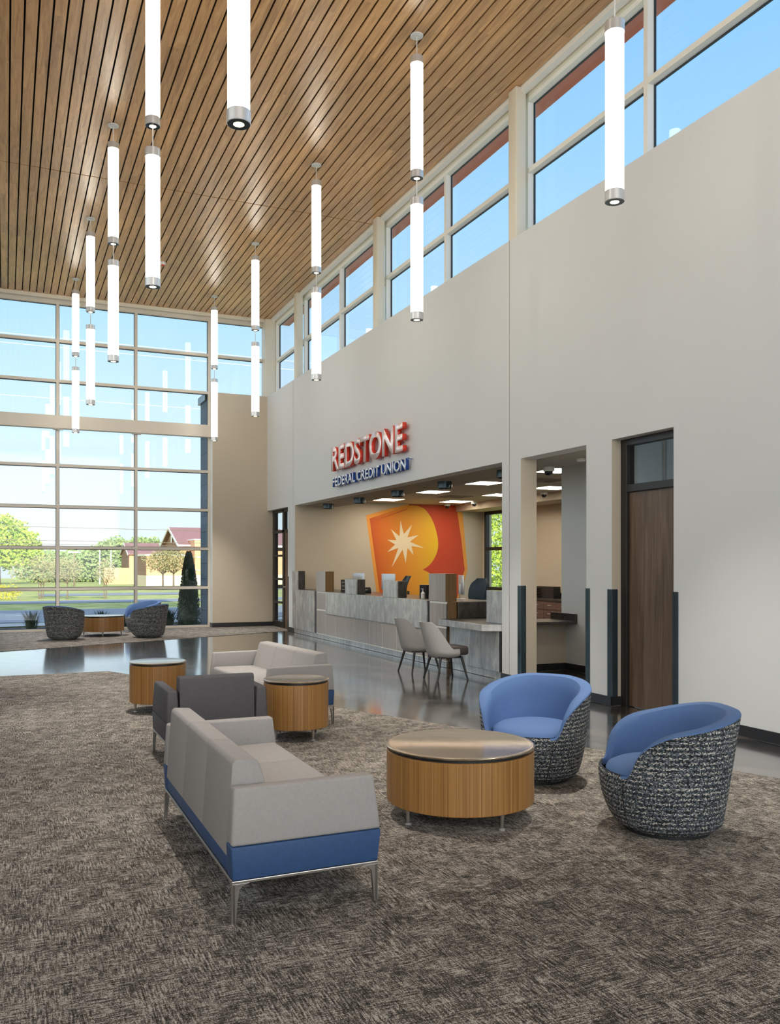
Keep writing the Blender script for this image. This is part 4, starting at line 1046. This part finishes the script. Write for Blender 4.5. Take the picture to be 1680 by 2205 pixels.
# brick building with gable
b = thing('brick_building', 'orange brick building with red gabled metal roof across the street', 'building', (0, 0, 0))
G = -1.2
def bp(name, m, *bx):
    mb = MB()
    for q in bx: mb.box(*q)
    return mb.ob(name, m, b)
bp('wall', M['brick'], (20.85, 36, 115, 128, .3, 4.2))
bp('stone_base', M['stone'], (20.80, 36, 114.9, 128, G, .3))
MB().prism([(115, 4.2), (128, 4.2), (121.5, 6.4)], 'x', 20.9, 35.8).ob('gable', M['shadebrick'], b)
bp('side_wall', M['shadebrick'], (20.8, 20.86, 115.1, 128, .3, 4.2))
MB().prism([(114.2, 4.05), (121.5, 6.55), (128.8, 4.05), (128.8, 4.2), (121.5, 6.75), (114.2, 4.2)], 'x', 20.4, 36.2).ob('roof', M['mroof'], b)
MB().prism([(114.2, 3.95), (121.5, 6.45), (128.8, 3.95), (128.8, 4.25), (121.5, 6.82), (114.2, 4.25)], 'x', 20.3, 20.4).ob('gable_trim', M['trimw'], b)
bp('eave_trim', M['trimw'], (20.3, 36.2, 114.1, 114.2, 3.95, 4.2)); bp('gable_vent', M['trimw'], (20.77, 20.8, 121.0, 122.0, 4.6, 5.6))
bp('entrance_block', M['brick'], (22.0, 26.5, 111.5, 116, .3, 4.75)); bp('block_coping', M['trimw'], (21.9, 26.6, 111.4, 116.1, 4.75, 4.9)); bp('block_base', M['stone'], (21.95, 26.5, 111.45, 116, G, .3))
bp('stone_band', M['trimw'], (20.84, 22, 114.96, 115, 2.5, 2.65), (21.98, 26.5, 111.46, 111.5, 2.5, 2.65), (21.98, 26.5, 111.46, 111.5, .9, 1.0))
bp('low_wing', M['brick'], (15.6, 21, 108.5, 117, .3, 2.7)); bp('wing_side', M['shadebrick'], (15.55, 15.61, 108.6, 117, .3, 2.7))
bp('wing_base', M['stone'], (15.55, 21, 108.4, 117, G, .3)); bp('wing_coping', M['trimw'], (15.4, 21, 108.3, 117.1, 2.7, 2.9))
b = thing('brick_building', 'small distant brick building with white-edged gable beside the light poles', 'building', (0, 0, 0))
G = -1.6
bp('wall', M['brick'], (18.8, 24, 150, 160, G, 3.4)); bp('side_wall', M['shadebrick'], (18.72, 18.8, 150.05, 160, G, 3.4))
MB().prism([(150, 3.4), (160, 3.4), (155, 5.0)], 'x', 18.8, 23.9).ob('gable', M['shadebrick'], b)
MB().prism([(149.5, 3.3), (155, 5.15), (160.5, 3.3), (160.5, 3.45), (155, 5.35), (149.5, 3.45)], 'x', 18.5, 24.3).ob('roof', M['mroof'], b)
MB().prism([(149.5, 3.2), (155, 5.05), (160.5, 3.2), (160.5, 3.5), (155, 5.42), (149.5, 3.5)], 'x', 18.4, 18.5).ob('gable_trim', M['trimw'], b)
tag(MB().box(13.0, 18.4, 132, 132.4, -1.3, 1.15).ob('garden_wall', M['brick']), 'low orange brick wall in the distance beside the parking area', 'wall')
for px, Y, lb in ((215, 140, 'thin white light pole, left of the pair beyond the brick wall'), (239, 140, 'thin white light pole, right of the pair beyond the brick wall'), (160, 110, 'thin brown lamp post at the end of the drive')):
    t = thing('light_pole', lb, 'light pole', (at(px, Y), Y, gz(Y)), 0, 'light poles across the street')
    hh = 5.3 if Y > 120 else 4.0
    MB().tube((0, 0, 0), (0, 0, hh), .11, .08, n=8).ob('pole', M['trimw'] if Y > 120 else M['bark'], t)
    MB().box(-.7, .7, -.15, .15, hh, hh+.15).ob('lamp_head', M['trimw'], t)
# power lines
for z, Y, lb in ((5.3, 90, 'highest dark power line across the view'), (4.1, 92, 'dark power line just above the lower window bar'), (3.75, 92, 'lowest dark power line across the view')):
    mb = MB(); pts = [Vector((-40+i*8, Y+i*1.0-8, z - .6*math.sin(math.pi*i/16)*0 - .035*i)) for i in range(17)]
    for p, q in zip(pts, pts[1:]): mb.tube(p, q, .028, n=5)
    tag(mb.ob('power_line', M['bark']), lb, 'power line', 'power lines over the street')
for z, Y, lb in ((16.2, 60, 'uppermost pale power line seen in the top panes'), (15.6, 60, 'second pale power line seen in the top panes'), (12.3, 60, 'pale power line in the second row of panes')):
    mb = MB(); pts = [Vector((-30+i*8, Y, z - .01*i)) for i in range(17)]
    for p, q in zip(pts, pts[1:]): mb.tube(p, q, .014, n=5)
    tag(mb.ob('power_line', M['trimw']), lb, 'power line', 'power lines over the street')
# east side: sapling outside the teller window
struct(MB().box(11.3, 60, 4, 60, -.34, -.29).ob('ground_east', M['lawn']))
t = thing('sapling', 'leafy sapling with thin trunk outside the teller hall window', 'tree', (13.6, 22.2, -.3))
mb = MB()
for q, (a, z, r_) in enumerate(((0, 2.1, .5), (.15, 1.5, .4), (-.2, 2.9, .45), (.1, 3.6, .4), (-.1, .9, .4))): blob_leaves(mb, (a, 0, z+.3), r_, r_, .5, 420, .055, 50+q, .2)
mb.ob('foliage', M['leafb'], t, recalc=False)
mb = MB().tube((0, 0, 0), (.05, 0, 4), .035, .015, n=8)
for q in range(12): mb.tube((0, 0, .8+q*.25), (.4*math.cos(q*2.1), .4*math.sin(q*2.1), 1.3+q*.25), .012, .004, n=5)
mb.ob('trunk', M['bark'], t)
for q, (x, y) in enumerate(((19, 30), (23, 34), (28, 40), (33, 50), (21, 38), (24, 42))):
    tree('bush', ['low green bush', 'mid green bush', 'far green bush', 'farthest green bush', 'leafy green bush', 'tall green bush'][q] + ' in the growth outside the teller hall window', x, y, 3.6+.3*q, 2.2, M['leafm'] if q % 2 else M['leafb'], .4, .06, 1500, .12, cat='bush', seed=60+q, group='bushes beyond the teller hall window')
